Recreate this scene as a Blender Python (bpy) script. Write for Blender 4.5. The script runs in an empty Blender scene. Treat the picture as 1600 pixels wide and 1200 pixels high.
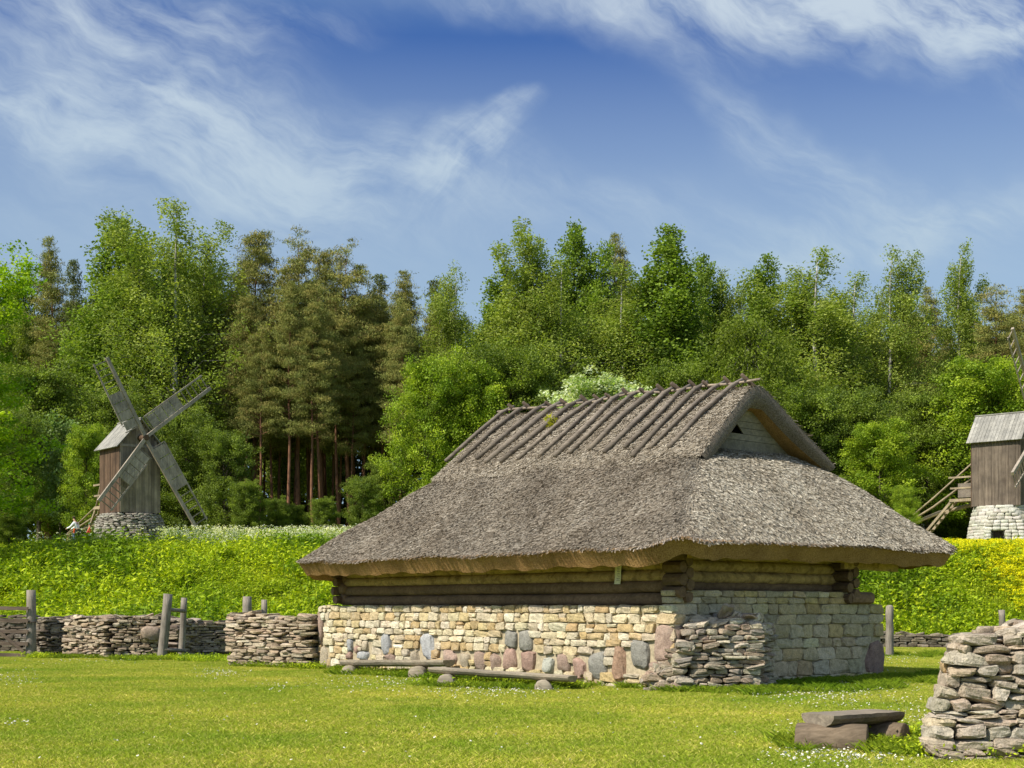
import bpy, math, random
import numpy as np
from mathutils import Vector, Matrix
random.seed(7)
RNG = np.random.default_rng(11)
SC = bpy.context.scene
COL = SC.collection
PI = math.pi
EYE = 1.6          # camera height
F_PX, HOR = 2100.0, 948.0     # survey scale used while measuring the place

def lin(r, g, b):
    f = lambda c: (c/255/12.92) if c/255 <= .04045 else ((c/255+.055)/1.055)**2.4
    return (f(r), f(g), f(b))

# ------------------------------------------------------------------ materials
def new_mat(name):
    m = bpy.data.materials.new(name); m.use_nodes = True
    nt = m.node_tree
    for n in list(nt.nodes): nt.nodes.remove(n)
    return m, nt
def N(nt, typ, **kw):
    n = nt.nodes.new(typ)
    for k, v in kw.items():
        if k in ('ins',):
            for a, b in v.items(): n.inputs[a].default_value = b
        else: setattr(n, k, v)
    return n
def ramp(nt, fac, stops):
    r = N(nt, 'ShaderNodeValToRGB')
    e = r.color_ramp.elements
    while len(e) < len(stops): e.new(0.5)
    for i, (p, c) in enumerate(stops):
        e[i].position = p; e[i].color = (*c, 1) if len(c) == 3 else c
    nt.links.new(fac, r.inputs[0]); return r.outputs[0]
def mixc(nt, fac, a, b, mode='MIX'):
    m = N(nt, 'ShaderNodeMix', data_type='RGBA', blend_type=mode)
    for i, v in ((0, fac), (6, a), (7, b)):
        if isinstance(v, (int, float)): m.inputs[i].default_value = v
        elif isinstance(v, tuple): m.inputs[i].default_value = (*v, 1)
        else: nt.links.new(v, m.inputs[i])
    return m.outputs[2]
def coords(nt, scale=(1, 1, 1), rot=(0, 0, 0), kind='obj'):
    if kind == 'world':
        g = N(nt, 'ShaderNodeNewGeometry'); src = g.outputs['Position']
    else:
        g = N(nt, 'ShaderNodeTexCoord'); src = g.outputs['Object']
    mp = N(nt, 'ShaderNodeMapping'); mp.inputs['Scale'].default_value = scale; mp.inputs['Rotation'].default_value = rot
    nt.links.new(src, mp.inputs['Vector']); return mp.outputs[0]
def noise(nt, vec, scale, detail=4, rough=.6, dist=0):
    n = N(nt, 'ShaderNodeTexNoise', ins={'Scale': scale, 'Detail': detail, 'Roughness': rough, 'Distortion': dist})
    nt.links.new(vec, n.inputs['Vector']); return n.outputs[0]
def finish(nt, color, rough=.9, bump=None, bstr=.5, bdist=.02, spec=.2, normal=None):
    p = N(nt, 'ShaderNodeBsdfPrincipled'); o = N(nt, 'ShaderNodeOutputMaterial')
    p.inputs['Roughness'].default_value = rough; p.inputs['Specular IOR Level'].default_value = spec
    if isinstance(color, tuple): p.inputs['Base Color'].default_value = (*color, 1)
    else: nt.links.new(color, p.inputs['Base Color'])
    if bump is not None:
        b = N(nt, 'ShaderNodeBump', ins={'Strength': bstr, 'Distance': bdist})
        nt.links.new(bump, b.inputs['Height']); nt.links.new(b.outputs[0], p.inputs['Normal'])
    nt.links.new(p.outputs[0], o.inputs[0])
def attr(nt, name='Col'):
    return N(nt, 'ShaderNodeAttribute', attribute_name=name).outputs['Color']

def mat_stone(name, bump=.6, scale=9, lich=(.55, .53, .47), lichamt=.35):
    m, nt = new_mat(name); v = coords(nt)
    a = attr(nt)
    n1 = noise(nt, v, scale, 6, .65); n2 = noise(nt, v, scale*4, 5, .7)
    c = mixc(nt, 1.0, a, ramp(nt, n1, [(.25, (.62, .6, .58)), (.55, (1, 1, 1)), (.8, (1.25, 1.22, 1.15))]), 'MULTIPLY')
    c = mixc(nt, 1.0, c, ramp(nt, n2, [(.3, (.7, .7, .7)), (.55, (1.05, 1.05, 1.05))]), 'MULTIPLY')
    n3 = noise(nt, v, 3.1, 5, .7)
    c = mixc(nt, ramp(nt, n3, [(.55, (0, 0, 0)), (.72, (lichamt,)*3)]), c, lich)
    h = mixc(nt, .35, n1, n2)
    finish(nt, c, .95, h, bump, .05, .1); return m
def mat_wood(name, c1, c2, along='z', scale=1.0, bump=.5, useattr=False, c3=None):
    m, nt = new_mat(name)
    s = {'x': (1.2, 16, 16), 'y': (16, 1.2, 16), 'z': (16, 16, 1.2)}[along]
    v = coords(nt, tuple(q*scale for q in s)); v2 = coords(nt)
    n1 = noise(nt, v, 1.6, 6, .7, .4); n2 = noise(nt, v2, 1.3, 4, .6)
    c = ramp(nt, n1, [(.3, c1), (.7, c2)])
    c = mixc(nt, 1.0, c, ramp(nt, n2, [(.3, (.65, .65, .66)), (.7, (1.2, 1.18, 1.15))]), 'MULTIPLY')
    if c3: c = mixc(nt, ramp(nt, noise(nt, v2, 4.5, 5, .7), [(.5, (0, 0, 0)), (.62, (.8,)*3)]), c, c3)
    if useattr: c = mixc(nt, 1.0, c, attr(nt), 'MULTIPLY')
    finish(nt, c, .85, n1, bump, .012, .2); return m
def mat_attr(name, rough=.9, trans=0.0, worldvar=None, spec=.12, tint=(1.15, 1.2, .5)):
    m, nt = new_mat(name)
    c = attr(nt)
    if worldvar:
        v = coords(nt, kind='world'); sc, lo, hi = worldvar
        c = mixc(nt, 1.0, c, ramp(nt, noise(nt, v, sc, 4, .65), [(.32, lo), (.68, hi)]), 'MULTIPLY')
    p = N(nt, 'ShaderNodeBsdfPrincipled'); o = N(nt, 'ShaderNodeOutputMaterial')
    p.inputs['Roughness'].default_value = rough; p.inputs['Specular IOR Level'].default_value = spec
    nt.links.new(c, p.inputs['Base Color'])
    if trans > 0:
        t = N(nt, 'ShaderNodeBsdfTranslucent'); mx = N(nt, 'ShaderNodeMixShader'); mx.inputs[0].default_value = trans
        nt.links.new(mixc(nt, 1.0, c, tint, 'MULTIPLY'), t.inputs[0])
        nt.links.new(p.outputs[0], mx.inputs[1]); nt.links.new(t.outputs[0], mx.inputs[2]); nt.links.new(mx.outputs[0], o.inputs[0])
    else: nt.links.new(p.outputs[0], o.inputs[0])
    return m
def mat_flat(name, c, rough=.9, nscale=20, amt=.3):
    m, nt = new_mat(name); v = coords(nt)
    n = noise(nt, v, nscale, 4, .6)
    finish(nt, mixc(nt, 1.0, c, ramp(nt, n, [(.3, (1-amt,)*3), (.7, (1+amt,)*3)]), 'MULTIPLY'), rough, n, .2, .01); return m

M = {}
M['lime'] = mat_stone('cream_limestone', .75, 9, (.62, .59, .50), .25)
M['slab'] = mat_stone('grey_brown_limestone_slabs', .8, 11, (.5, .48, .44), .45)
M['mortar'] = mat_flat('lime_mortar', (.40, .34, .235), .95, 14, .3)
M['dark'] = mat_flat('dark_rubble_core', (.05, .042, .035), 1, 14, .4)
M['log_light'] = mat_wood('pale_weathered_log', (.36, .24, .11), (.64, .47, .24), 'x', .6, .7, True, (.20, .13, .065))
M['log_dark'] = mat_wood('dark_weathered_log', (.15, .095, .058), (.30, .20, .125), 'x', .6, .7, True)
M['pole'] = mat_wood('grey_brown_pole', (.10, .082, .068), (.25, .215, .18), 'x', .7, .6, True)
M['bench'] = mat_wood('weathered_bench_wood', (.20, .17, .13), (.42, .37, .29), 'x', .8, .7, True)
M['benchdk'] = mat_wood('brown_bench_log', (.10, .075, .05), (.24, .185, .13), 'x', .8, .8, True)
M['bench2'] = mat_wood('dark_grey_bench_plank', (.16, .135, .105), (.34, .29, .225), 'x', .8, .9, True)
M['mill_weathered'] = mat_wood('weathered_mill_boards', (.085, .066, .052), (.20, .165, .13), 'z', .5, .5, True)
M['post'] = mat_wood('grey_post_wood', (.13, .11, .09), (.38, .345, .295), 'z', 1.3, 1.0, True)
M['rail'] = mat_wood('dark_rail_wood', (.09, .065, .05), (.2, .155, .12), 'x', .9, .6, True)
M['mill_brown'] = mat_wood('brown_mill_boards', (.055, .034, .022), (.14, .092, .062), 'z', .5, .5, True)
M['mill_grey'] = mat_wood('grey_mill_boards', (.20, .165, .125), (.33, .28, .22), 'z', .5, .5, True)
M['mill_roof'] = mat_wood('pale_grey_roof_boards', (.22, .215, .195), (.38, .375, .345), 'z', .4, .4, True)
M['sail_grey'] = mat_wood('grey_sail_wood', (.25, .21, .17), (.42, .37, .31), 'z', .5, .4, True)
M['tan_wood'] = mat_wood('tan_stair_wood', (.24, .19, .12), (.42, .35, .25), 'z', .6, .4, True)
M['gable'] = mat_wood('bleached_gable_boards', (.15, .135, .105), (.30, .265, .21), 'x', .6, .6, True)
M['straw'] = mat_attr('thatch_reed', .85, 0, (.9, (.78, .75, .72), (1.12, 1.12, 1.12)))
M['leaf'] = mat_attr('leaf', .6, .42, None, .25)
M['needle'] = mat_attr('needle', .7, .12, None, .2)
M['herb'] = mat_attr('herb_leaf', .6, .35, (.3, (.6, .72, .6), (1.25, 1.15, 1.0)), .2)
M['grass'] = mat_attr('lawn_blade', .7, .3, (.28, (.66, .80, .55), (1.45, 1.2, 1.6)), .15)
M['petal'] = mat_attr('petal', .8, .2, None, .1, (1, 1, 1))
def bark(name, c1, c2, sc):
    m, nt = new_mat(name); v = coords(nt, (3, 3, .7)); n = noise(nt, v, sc, 5, .7)
    finish(nt, mixc(nt, 1.0, ramp(nt, n, [(.35, c1), (.6, c2)]), attr(nt), 'MULTIPLY'), .9, n, .5, .05); return m
M['bark_birch'] = bark('birch_bark', (.06, .055, .05), (.46, .45, .42), 2.2)
M['bark_pine'] = bark('pine_bark', (.10, .05, .03), (.27, .135, .08), 2)
M['bark_dark'] = bark('grey_brown_bark', (.05, .04, .03), (.12, .10, .075), 2)

def mat_thatch():
    m, nt = new_mat('thatch_underlayer'); v = coords(nt)
    n1 = noise(nt, v, 38, 5, .7); n2 = noise(nt, v, 1.2, 4, .6)
    c = ramp(nt, n1, [(.35, (.08, .065, .05)), (.6, (.27, .23, .19))])
    c = mixc(nt, 1.0, c, ramp(nt, n2, [(.3, (.8, .78, .75)), (.7, (1.15, 1.15, 1.15))]), 'MULTIPLY')
    finish(nt, c, .95, n1, .9, .05, .1); return m
def mat_cut():
    m, nt = new_mat('cut_reed_ends'); v = coords(nt)
    n1 = noise(nt, v, 45, 5, .75); n2 = noise(nt, v, 1.7, 4, .6)
    c = ramp(nt, n1, [(.32, (.14, .075, .03)), (.55, (.46, .28, .115)), (.75, (.62, .42, .2))])
    c = mixc(nt, 1.0, c, ramp(nt, n2, [(.3, (.75, .72, .7)), (.7, (1.15, 1.15, 1.15))]), 'MULTIPLY')
    finish(nt, c, .95, n1, 1.0, .03, .1); return m
M['thatch'] = mat_thatch(); M['cut'] = mat_cut()

def mat_ground():
    m, nt = new_mat('lawn_soil'); v = coords(nt, kind='world')
    n1 = noise(nt, v, .45, 5, .65); n2 = noise(nt, v, 14, 5, .75); n3 = noise(nt, v, 60, 3, .7)
    c = ramp(nt, n1, [(.35, (.13, .18, .016)), (.52, (.20, .24, .03)), (.66, (.32, .29, .08))])
    c = mixc(nt, 1.0, c, ramp(nt, n2, [(.3, (.55, .6, .5)), (.65, (1.25, 1.25, 1.1))]), 'MULTIPLY')
    finish(nt, c, 1, mixc(nt, .5, n2, n3), .8, .05, .05); return m
M['ground'] = mat_ground()

# ------------------------------------------------------------------ mesh helpers
def np_mesh(name, V, F, cols=None, smooth=False):
    V = np.asarray(V, float); 
    me = bpy.data.meshes.new(name)
    if isinstance(F, np.ndarray) and F.ndim == 2:
        m, k = F.shape
        me.vertices.add(len(V)); me.vertices.foreach_set('co', V.astype(np.float32).ravel())
        me.loops.add(m*k); me.loops.foreach_set('vertex_index', F.astype(np.int32).ravel())
        me.polygons.add(m); me.polygons.foreach_set('loop_start', np.arange(0, m*k, k, dtype=np.int32))
        me.update(calc_edges=True)
    else:
        me.from_pydata([tuple(v) for v in V], [], [tuple(f) for f in F])
    if cols is not None:
        cols = np.asarray(cols, float)
        if cols.shape[1] == 3: cols = np.hstack([cols, np.ones((len(cols), 1))])
        at = me.color_attributes.new('Col', 'FLOAT_COLOR', 'POINT'); at.data.foreach_set('color', cols.astype(np.float32).ravel())
    me.polygons.foreach_set('use_smooth', [smooth]*len(me.polygons))
    me.update()
    return me
ORG = {}
def mesh_obj(name, V, F, mat, parent=None, cols=None, smooth=False, origin=None):
    """V in world metres. Parts keep the origin of their thing; single-mesh things get one at their base."""
    V = np.asarray(V, float)
    if parent is not None: og = ORG[parent.name]
    elif origin is not None: og = np.array(origin, float)
    else:
        og = np.array([V[:, 0].mean(), V[:, 1].mean(), V[:, 2].min()])
    if cols is None: cols = np.ones((len(V), 3))
    me = np_mesh(name, V-og, F, cols, smooth)
    me.materials.append(mat)
    o = bpy.data.objects.new(name, me); COL.objects.link(o)
    if parent is not None: o.parent = parent
    else: o.location = og
    ORG[o.name] = og
    return o
def tag(o, label=None, cat=None, group=None, kind=None):
    if label: o['label'] = label
    if cat: o['category'] = cat
    if group: o['group'] = group
    if kind: o['kind'] = kind
    return o
def thing(name, label, cat, loc, group=None):
    o = bpy.data.objects.new(name, None); COL.objects.link(o); o.location = loc; o.empty_display_size = .3
    ORG[o.name] = np.array(loc, float)
    return tag(o, label, cat, group)

class MB:
    """collects pieces into one mesh"""
    def __init__(s): s.V = []; s.F = []; s.C = []; s.n = 0
    def add(s, V, F, c=(1, 1, 1)):
        V = np.asarray(V, float)
        s.V.append(V); s.F += [tuple(i+s.n for i in f) for f in F]; s.n += len(V)
        c = np.asarray(c, float); s.C.append(np.tile(c, (len(V), 1)) if c.ndim == 1 else c)
    def box(s, c, size, rotz=0, col=(1, 1, 1), axes=None):
        sx, sy, sz = [q/2 for q in size]
        P = np.array([(x, y, z) for x in (-sx, sx) for y in (-sy, sy) for z in (-sz, sz)])
        if axes is not None: P = P @ np.array(axes)
        else:
            R = np.array([[math.cos(rotz), math.sin(rotz), 0], [-math.sin(rotz), math.cos(rotz), 0], [0, 0, 1]]); P = P @ R
        s.add(P+np.array(c), [(0, 1, 3, 2), (4, 6, 7, 5), (0, 4, 5, 1), (2, 3, 7, 6), (0, 2, 6, 4), (1, 5, 7, 3)], col)
    def bar(s, p0, p1, w, h, up=(0, 0, 1), col=(1, 1, 1)):
        p0, p1 = np.array(p0, float), np.array(p1, float); d = p1-p0; L = np.linalg.norm(d); d /= L
        u = np.array(up, float); x = np.cross(d, u); x /= np.linalg.norm(x); u = np.cross(x, d)
        s.box((p0+p1)/2, (L, w, h), col=col, axes=[d, x, u])
    def tube(s, pts, rad, seg=10, col=(1, 1, 1), rough=0, squash=1.0, rng=random):
        pts = [np.array(p, float) for p in pts]
        if not hasattr(rad, '__len__'): rad = [rad]*len(pts)
        V = []; k = len(pts); ph = [1+rng.uniform(-rough, rough) for _ in range(seg)]
        ref = None
        for i, p in enumerate(pts):
            d = pts[min(i+1, k-1)]-pts[max(i-1, 0)]; d /= np.linalg.norm(d)
            if ref is None: ref = np.array([0, 0, 1.]) if abs(d[2]) < .8 else np.array([1., 0, 0])
            x = np.cross(d, ref); x /= np.linalg.norm(x); y = np.cross(x, d)
            for j in range(seg):
                a = 2*PI*j/seg; r = rad[i]*ph[j]*(1+rng.uniform(-rough, rough)*.4)
                V.append(p+x*math.cos(a)*r+y*math.sin(a)*r*squash)
        F = [(i*seg+j, i*seg+(j+1) % seg, (i+1)*seg+(j+1) % seg, (i+1)*seg+j) for i in range(k-1) for j in range(seg)]
        F.append(tuple(range(seg-1, -1, -1))); F.append(tuple((k-1)*seg+j for j in range(seg)))
        s.add(V, F, col)
    def build(s, name, mat, parent=None, smooth=False, origin=None):
        return mesh_obj(name, np.vstack(s.V), s.F, mat, parent, np.vstack(s.C), smooth, origin)

# ------------------------------------------------------------------ places measured on the photograph
def at(px, d): return (px-800)/F_PX*d
def gp(px, py, z=0.0):
    d = F_PX*(EYE-z)/(py-HOR); return np.array([at(px, d), d, z])
def zz(py, d): return EYE+(HOR-py)/F_PX*d
CX, CY = 3.03, 25.45
U = np.array([-.656, .755]); U /= np.linalg.norm(U)      # along the lit wall, away from the near corner
W = np.array([U[1], -U[0]])                              # along the shaded wall
def HW(a, b, z): return np.array([CX+a*U[0]+b*W[0], CY+a*U[1]+b*W[1], z])
def HWa(P):
    P = np.asarray(P, float)
    return np.stack([CX+P[:, 0]*U[0]+P[:, 1]*W[0], CY+P[:, 0]*U[1]+P[:, 1]*W[1], P[:, 2]], 1)
def sstep(t): t = np.clip(t, 0, 1); return t*t*(3-2*t)
def G(x, y):
    """height of the ground"""
    x = np.asarray(x, float); y = np.asarray(y, float)
    yf = 47.5+np.clip((x+12)/30, 0, 1)*6.5
    z = 4.0*sstep((y-yf)/(62-yf+3))
    z = z+1.1*np.clip((y-62)/16, 0, 1)+.7*np.clip((y-80)/25, 0, 1)
    z = z+.05*np.sin(x*.35+1)*np.cos(y*.28)*np.clip((y-12)/10, 0, 1)*np.clip(1-(y-20)/60, .2, 1)*(y > 40)
    return z

# ------------------------------------------------------------------ stones
def cube_tmpl(n):
    idx = {}; V = []; F = []
    def vid(p):
        k = tuple(p)
        if k not in idx: idx[k] = len(V); V.append([2*q/n-1 for q in p])
        return idx[k]
    for ax in range(3):
        for side in (0, n):
            for i in range(n):
                for j in range(n):
                    q = []
                    for (a, b) in ((i, j), (i+1, j), (i+1, j+1), (i, j+1)):
                        p = [0, 0, 0]; p[ax] = side; p[(ax+1) % 3] = a; p[(ax+2) % 3] = b; q.append(vid(p))
                    if side == 0: q.reverse()
                    F.append(q)
    return np.array(V), np.array(F)
TM = {n: cube_tmpl(n) for n in (3, 4, 5, 6)}
_gr = {4: [-1, -.82, 0, .82, 1], 5: [-1, -.87, -.36, .36, .87, 1], 6: [-1, -.89, -.52, 0, .52, .89, 1]}
for n_ in _gr:
    T_ = TM[n_][0]; TM[n_] = (np.array(_gr[n_])[np.rint((T_+1)*n_/2).astype(int)], TM[n_][1])
def stones(cen, size, axes, cols, n=5, k=6.0, cuts=6, cmin=.72, rng=RNG):
    """cen (m,3); size (m,3) full; axes (m,3,3) rows; returns V,F,C of chipped rounded blocks"""
    T, F = TM[n]; m = len(cen); nv = len(T)
    nk = (np.abs(T)**k).sum(1)**(1/k)
    T = T/nk[:, None]
    P = np.tile(T, (m, 1, 1))
    q = rng.normal(size=(m, 1, 6))*.10*min(1.6, 6/k)
    x, y, z = P[:, :, 0].copy(), P[:, :, 1].copy(), P[:, :, 2].copy()
    P[:, :, 2] = z*(1+q[:, :, 0]*x*1.2)+q[:, :, 1]*x*.5; P[:, :, 0] = x*(1+q[:, :, 2]*z)+q[:, :, 3]*z*.7; P[:, :, 1] = y+q[:, :, 4]*x*.4+q[:, :, 5]*z*.4
    for c in range(cuts):
        nn = rng.normal(size=(m, 3)); nn /= np.linalg.norm(nn, axis=1)[:, None]
        lim = rng.uniform(cmin, 1.15, size=(m, 1))*np.abs(nn).sum(1)[:, None]**.55
        dd = np.einsum('mvk,mk->mv', P, nn)-lim
        P -= np.maximum(dd, 0)[:, :, None]*nn[:, None, :]*.9
    P += rng.normal(size=P.shape)*.03
    P = P*(size[:, None, :]/2)
    P = np.einsum('mvk,mkj->mvj', P, axes)+cen[:, None, :]
    FF = (F[None]+(np.arange(m)*nv)[:, None, None]).reshape(-1, 4)
    C = np.repeat(cols[:, None, :], nv, 1)*(1+rng.normal(size=(m, nv, 1))*.03)
    return P.reshape(-1, 3), FF, C.reshape(-1, 3)
def frame(d, jit=0, m=1, rng=RNG):
    """rows: along, across, up ; jittered"""
    d = np.asarray(d, float); A = np.zeros((m, 3, 3))
    ang = math.atan2(d[1], d[0])+rng.normal(size=m)*jit*.8; tl = rng.normal(size=m)*jit; rl = rng.normal(size=m)*jit*.6
    c, s = np.cos(ang), np.sin(ang)
    a = np.stack([c*np.cos(tl), s*np.cos(tl), np.sin(tl)], 1)
    b = np.stack([-s, c, np.zeros(m)], 1)
    b = b*np.cos(rl)[:, None]+np.array([0, 0, 1])*np.sin(rl)[:, None]
    u = np.cross(a, b)
    b = np.cross(u, a)
    A[:, 0] = a; A[:, 1] = b; A[:, 2] = u
    return A
def pick(pal, m, rng=RNG, var=.12):
    pal = np.array(pal); i = rng.integers(0, len(pal), m)
    return pal[i]*(1+rng.normal(size=(m, 1))*var)*(1+rng.normal(size=(m, 3))*.018)

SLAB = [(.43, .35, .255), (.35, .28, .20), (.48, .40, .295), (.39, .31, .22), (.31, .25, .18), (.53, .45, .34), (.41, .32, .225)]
def dry_wall(name, path, thick, htop, ch=(.06, .12), ln=(.18, .5), pal=SLAB, jit=.05, label='', n=4, both=True, rng=RNG, group=None, batter=0.0, flat=.5, k=9.0, cut=.72):
    """dry stone wall along a path of (x,y); htop(s) gives the height at distance s"""
    path = [np.array(p, float) for p in path]
    seg = [np.linalg.norm(path[i+1]-path[i]) for i in range(len(path)-1)]; tot = sum(seg)
    def pos(s):
        for i, L in enumerate(seg):
            if s <= L or i == len(seg)-1:
                d = (path[i+1]-path[i])/L; return path[i]+d*s, d
            s -= L
    cen, siz, ax = [], [], []
    z = -.05; zmax = max(htop(q) for q in np.linspace(0, tot, 30))
    while z < zmax:
        h = rng.uniform(*ch)
        for side in ((-1, 1) if both else (-1,)):
            s = -rng.uniform(0, .15)
            while s < tot:
                L = rng.uniform(*ln)*(1.25 if rng.random() < .12 else 1); sm = s+L/2
                hs = h*rng.uniform(.82, 1.12)
                if 0 <= sm <= tot+.1 and z+hs*.5 < htop(min(max(sm, 0), tot)):
                    p, d = pos(min(max(sm, 0), tot)); nrm = np.array([d[1], -d[0]])*(-side)
                    off = thick*.27-batter*z+rng.normal()*.022
                    c = p-nrm*off*1.0 if side > 0 else p-nrm*off
                    c = p+np.array([-d[1], d[0]])*side*off
                    gz = float(G(p[0], p[1]))
                    cen.append((c[0], c[1], gz+z+h/2+rng.normal()*.006)); siz.append((L*.99, thick*.5*rng.uniform(.9, 1.15), hs*1.02))
                    ax.append(frame((d[0], d[1]), jit, 1, rng)[0])
                s += L+rng.uniform(-.01, .02)
        z += h*.97
    # loose cap stones
    s = 0
    while s < tot:
        L = rng.uniform(ln[0]*1.0, ln[1]*1.05); p, d = pos(min(s+L/2, tot)); gz = float(G(p[0], p[1]))
        if rng.random() < .8:
            cen.append((p[0]+rng.normal()*.08, p[1]+rng.normal()*.08, gz+htop(min(s+L/2, tot))+.01+rng.uniform(0, .04)))
            siz.append((L, thick*rng.uniform(.45, .8), rng.uniform(*ch)*.9)); ax.append(frame((d[0], d[1]), jit*2.2, 1, rng)[0])
        s += L*.8
    m = len(cen); V, F, C = stones(np.array(cen), np.array(siz), np.array(ax), pick(pal, m, rng), n, k, 6, cut, rng)
    base = path[len(path)//2]; org = (base[0], base[1], float(G(base[0], base[1])))
    t = thing(name, label, 'stone wall', org, group)
    mesh_obj('stonework', V, F, M['slab'], t, C, False)
    mb = MB(); ds = .5
    for i, L in enumerate(seg):
        q = 0
        while q < L-.02:
            q2 = min(q+ds, L); s0 = sum(seg[:i])+q; hh = min(htop(s0), htop(min(s0+ds, tot)))-.12
            if hh > .1:
                d = (path[i+1]-path[i])/L; p0 = path[i]+d*q; p1 = path[i]+d*q2
                inset = .12
                if s0 < .01: p0 = p0+d*inset
                if s0+ds > tot-.01: p1 = p1-d*inset
                gz = float(G(p0[0], p0[1]))
                if np.linalg.norm(p1-p0) > .05:
                    c = (p0+p1)/2; mb.box((c[0], c[1], gz+hh/2-.1), (np.linalg.norm(p1-p0), thick*.55, hh+.2), math.atan2(d[1], d[0]))
            q = q2
    mb.build('rubble_core', M['dark'], t)
    return t
# ================================================================== THE THATCHED HOUSE
house = thing('thatched_house', 'low stone and log building under a huge grey thatched roof with crossed ridge poles', 'house', (CX, CY, 0))
rng = np.random.default_rng(5)
LA, LB = 12.17, 6.95
LIME = [(.60, .52, .35), (.54, .45, .28), (.66, .59, .43), (.52, .41, .235), (.63, .55, .38), (.56, .49, .36), (.47, .35, .19), (.68, .62, .48), (.50, .44, .33)]
PINK, RED, GREY, BLUE, TANB = (.37, .275, .225), (.33, .225, .185), (.27, .265, .24), (.34, .35, .36), (.40, .345, .26)
def wall_pt(px, py, b=0.0):       # a point of the lit wall seen at a pixel
    r = (px-800)/F_PX
    a = (CX+b*W[0]-r*(CY+b*W[1]))/(-(U[0])+r*U[1])
    d = CY+a*U[1]+b*W[1]
    return a, zz(py, d), d
crop = [(182, 450, 28, 55, BLUE), (208, 465, 38, 38, RED), (245, 447, 38, 58, TANB), (178, 490, 32, 32, RED), (235, 492, 72, 36, BLUE), (330, 440, 62, 105, BLUE),
        (505, 455, 76, 112, BLUE), (598, 505, 75, 75, PINK), (660, 512, 52, 66, TANB), (725, 515, 66, 78, PINK), (788, 520, 52, 68, PINK), (845, 507, 72, 95, RED),
        (850, 425, 66, 76, GREY), (910, 430, 76, 96, GREY), (918, 517, 84, 90, RED), (1003, 533, 62, 66, (.42, .43, .38)), (1070, 525, 70, 86, PINK), (1137, 548, 74, 84, RED),
        (1212, 535, 98, 116, GREY), (1302, 525, 72, 150, (.36, .24, .17)), (1388, 495, 95, 136, GREY), (1490, 440, 100, 160, PINK), (1465, 545, 92, 56, PINK),
        (452, 492, 42, 42, TANB), (345, 498, 66, 28, PINK), (72, 500, 44, 88, TANB), (58, 385, 26, 140, PINK)]
holes = []
for (cx, cy, w, h, c) in crop:
    a, z, d = wall_pt(480+cx*.375, 840+cy*.375)
    s = F_PX/d; ww = w*.375/s/.93; hh = h*.375/s
    holes.append((a, z, ww, hh))
    V, F, C = stones(HWa([(a, .10, z)]), np.array([[ww, .36, hh]]), frame(U, .06, 1, rng), np.array([c])*(1+rng.normal()*.08), 6, 4.2, 9, .66, rng)
    mesh_obj('boulder', V, F, M['lime'], house, C, True)
def inhole(p, z, w, h):
    for (a, zc, ww, hh) in holes:
        if abs(p-a) < (ww*.5+w*.12) and abs(z-zc) < (hh*.5+h*.1) and ((p-a)/(ww*.55+w*.12))**2+((z-zc)/(hh*.55+h*.12))**2 < 1: return True
    return False
cen, siz, cols = [], [], []
z = -.04
while z < 1.6:
    h = rng.uniform(.12, .215); h = min(h, 1.66-z) if 1.62-(z+h) < .09 else h
    s = rng.uniform(-.1, 0)
    while s < LA-.02:
        L = rng.uniform(.16, .46)*(1.25 if rng.random() < .15 else 1)
        if s+L > LA: L = max(LA-s, .1)
        if rng.random() < .12 and h > .15:      # two thin stones in place of a tall one
            subs = [(z+h*.27, h*.5), (z+h*.77, h*.48)]
        else: subs = [(z+h/2, h)]
        for zc, hh in subs:
            if not inhole(s+L/2, zc, L, hh):
                cen.append((s+L/2, .118+rng.normal()*.008, zc+rng.normal()*.008)); siz.append((L*1.0, .34, hh*rng.uniform(.9, 1.03)))
        s += L+rng.uniform(.0, .012)
    z += h
m = len(cen); A = frame(U, .035, m, rng)
cc = pick(LIME, m, rng, .08)
V, F, C = stones(HWa(cen), np.array(siz), A, cc, 5, 9.0, 5, .8, rng)
base = [(V, F, C)]
# shaded wall: larger squared blocks, thinner courses under the logs
holes = [(6.62, .42, .5, .95)]
cen, siz = [], []
zc_list = [(-.04, .2), (.16, .31), (.47, .27), (.74, .2), (.94, .29), (1.23, .21), (1.44, .22), (1.66, .13), (1.79, .13)]
for i, (z, h) in enumerate(zc_list):
    s = 0; end = LB if z < 1.6 else 6.0
    while s < end-.05:
        L = rng.uniform(.3, .72) if z < 1.6 else rng.uniform(.22, .6)
        if end-s-L < .2: L = end-s
        if not inhole(s+L/2, z+h/2, L, h):
            cen.append((.12+rng.normal()*.008, s+L/2, z+h/2)); siz.append((L*1.0, .34, h*1.0))
        s += L
m = len(cen); cc = pick([(.56, .47, .31), (.50, .41, .27), (.60, .51, .36), (.54, .42, .23), (.49, .42, .30)], m, rng, .07)
V, F, C = stones(HWa(cen), np.array(siz), frame(W, .012, m, rng), cc, 6, 9.0, 4, .86, rng)
base.append((V, F, C))
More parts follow.
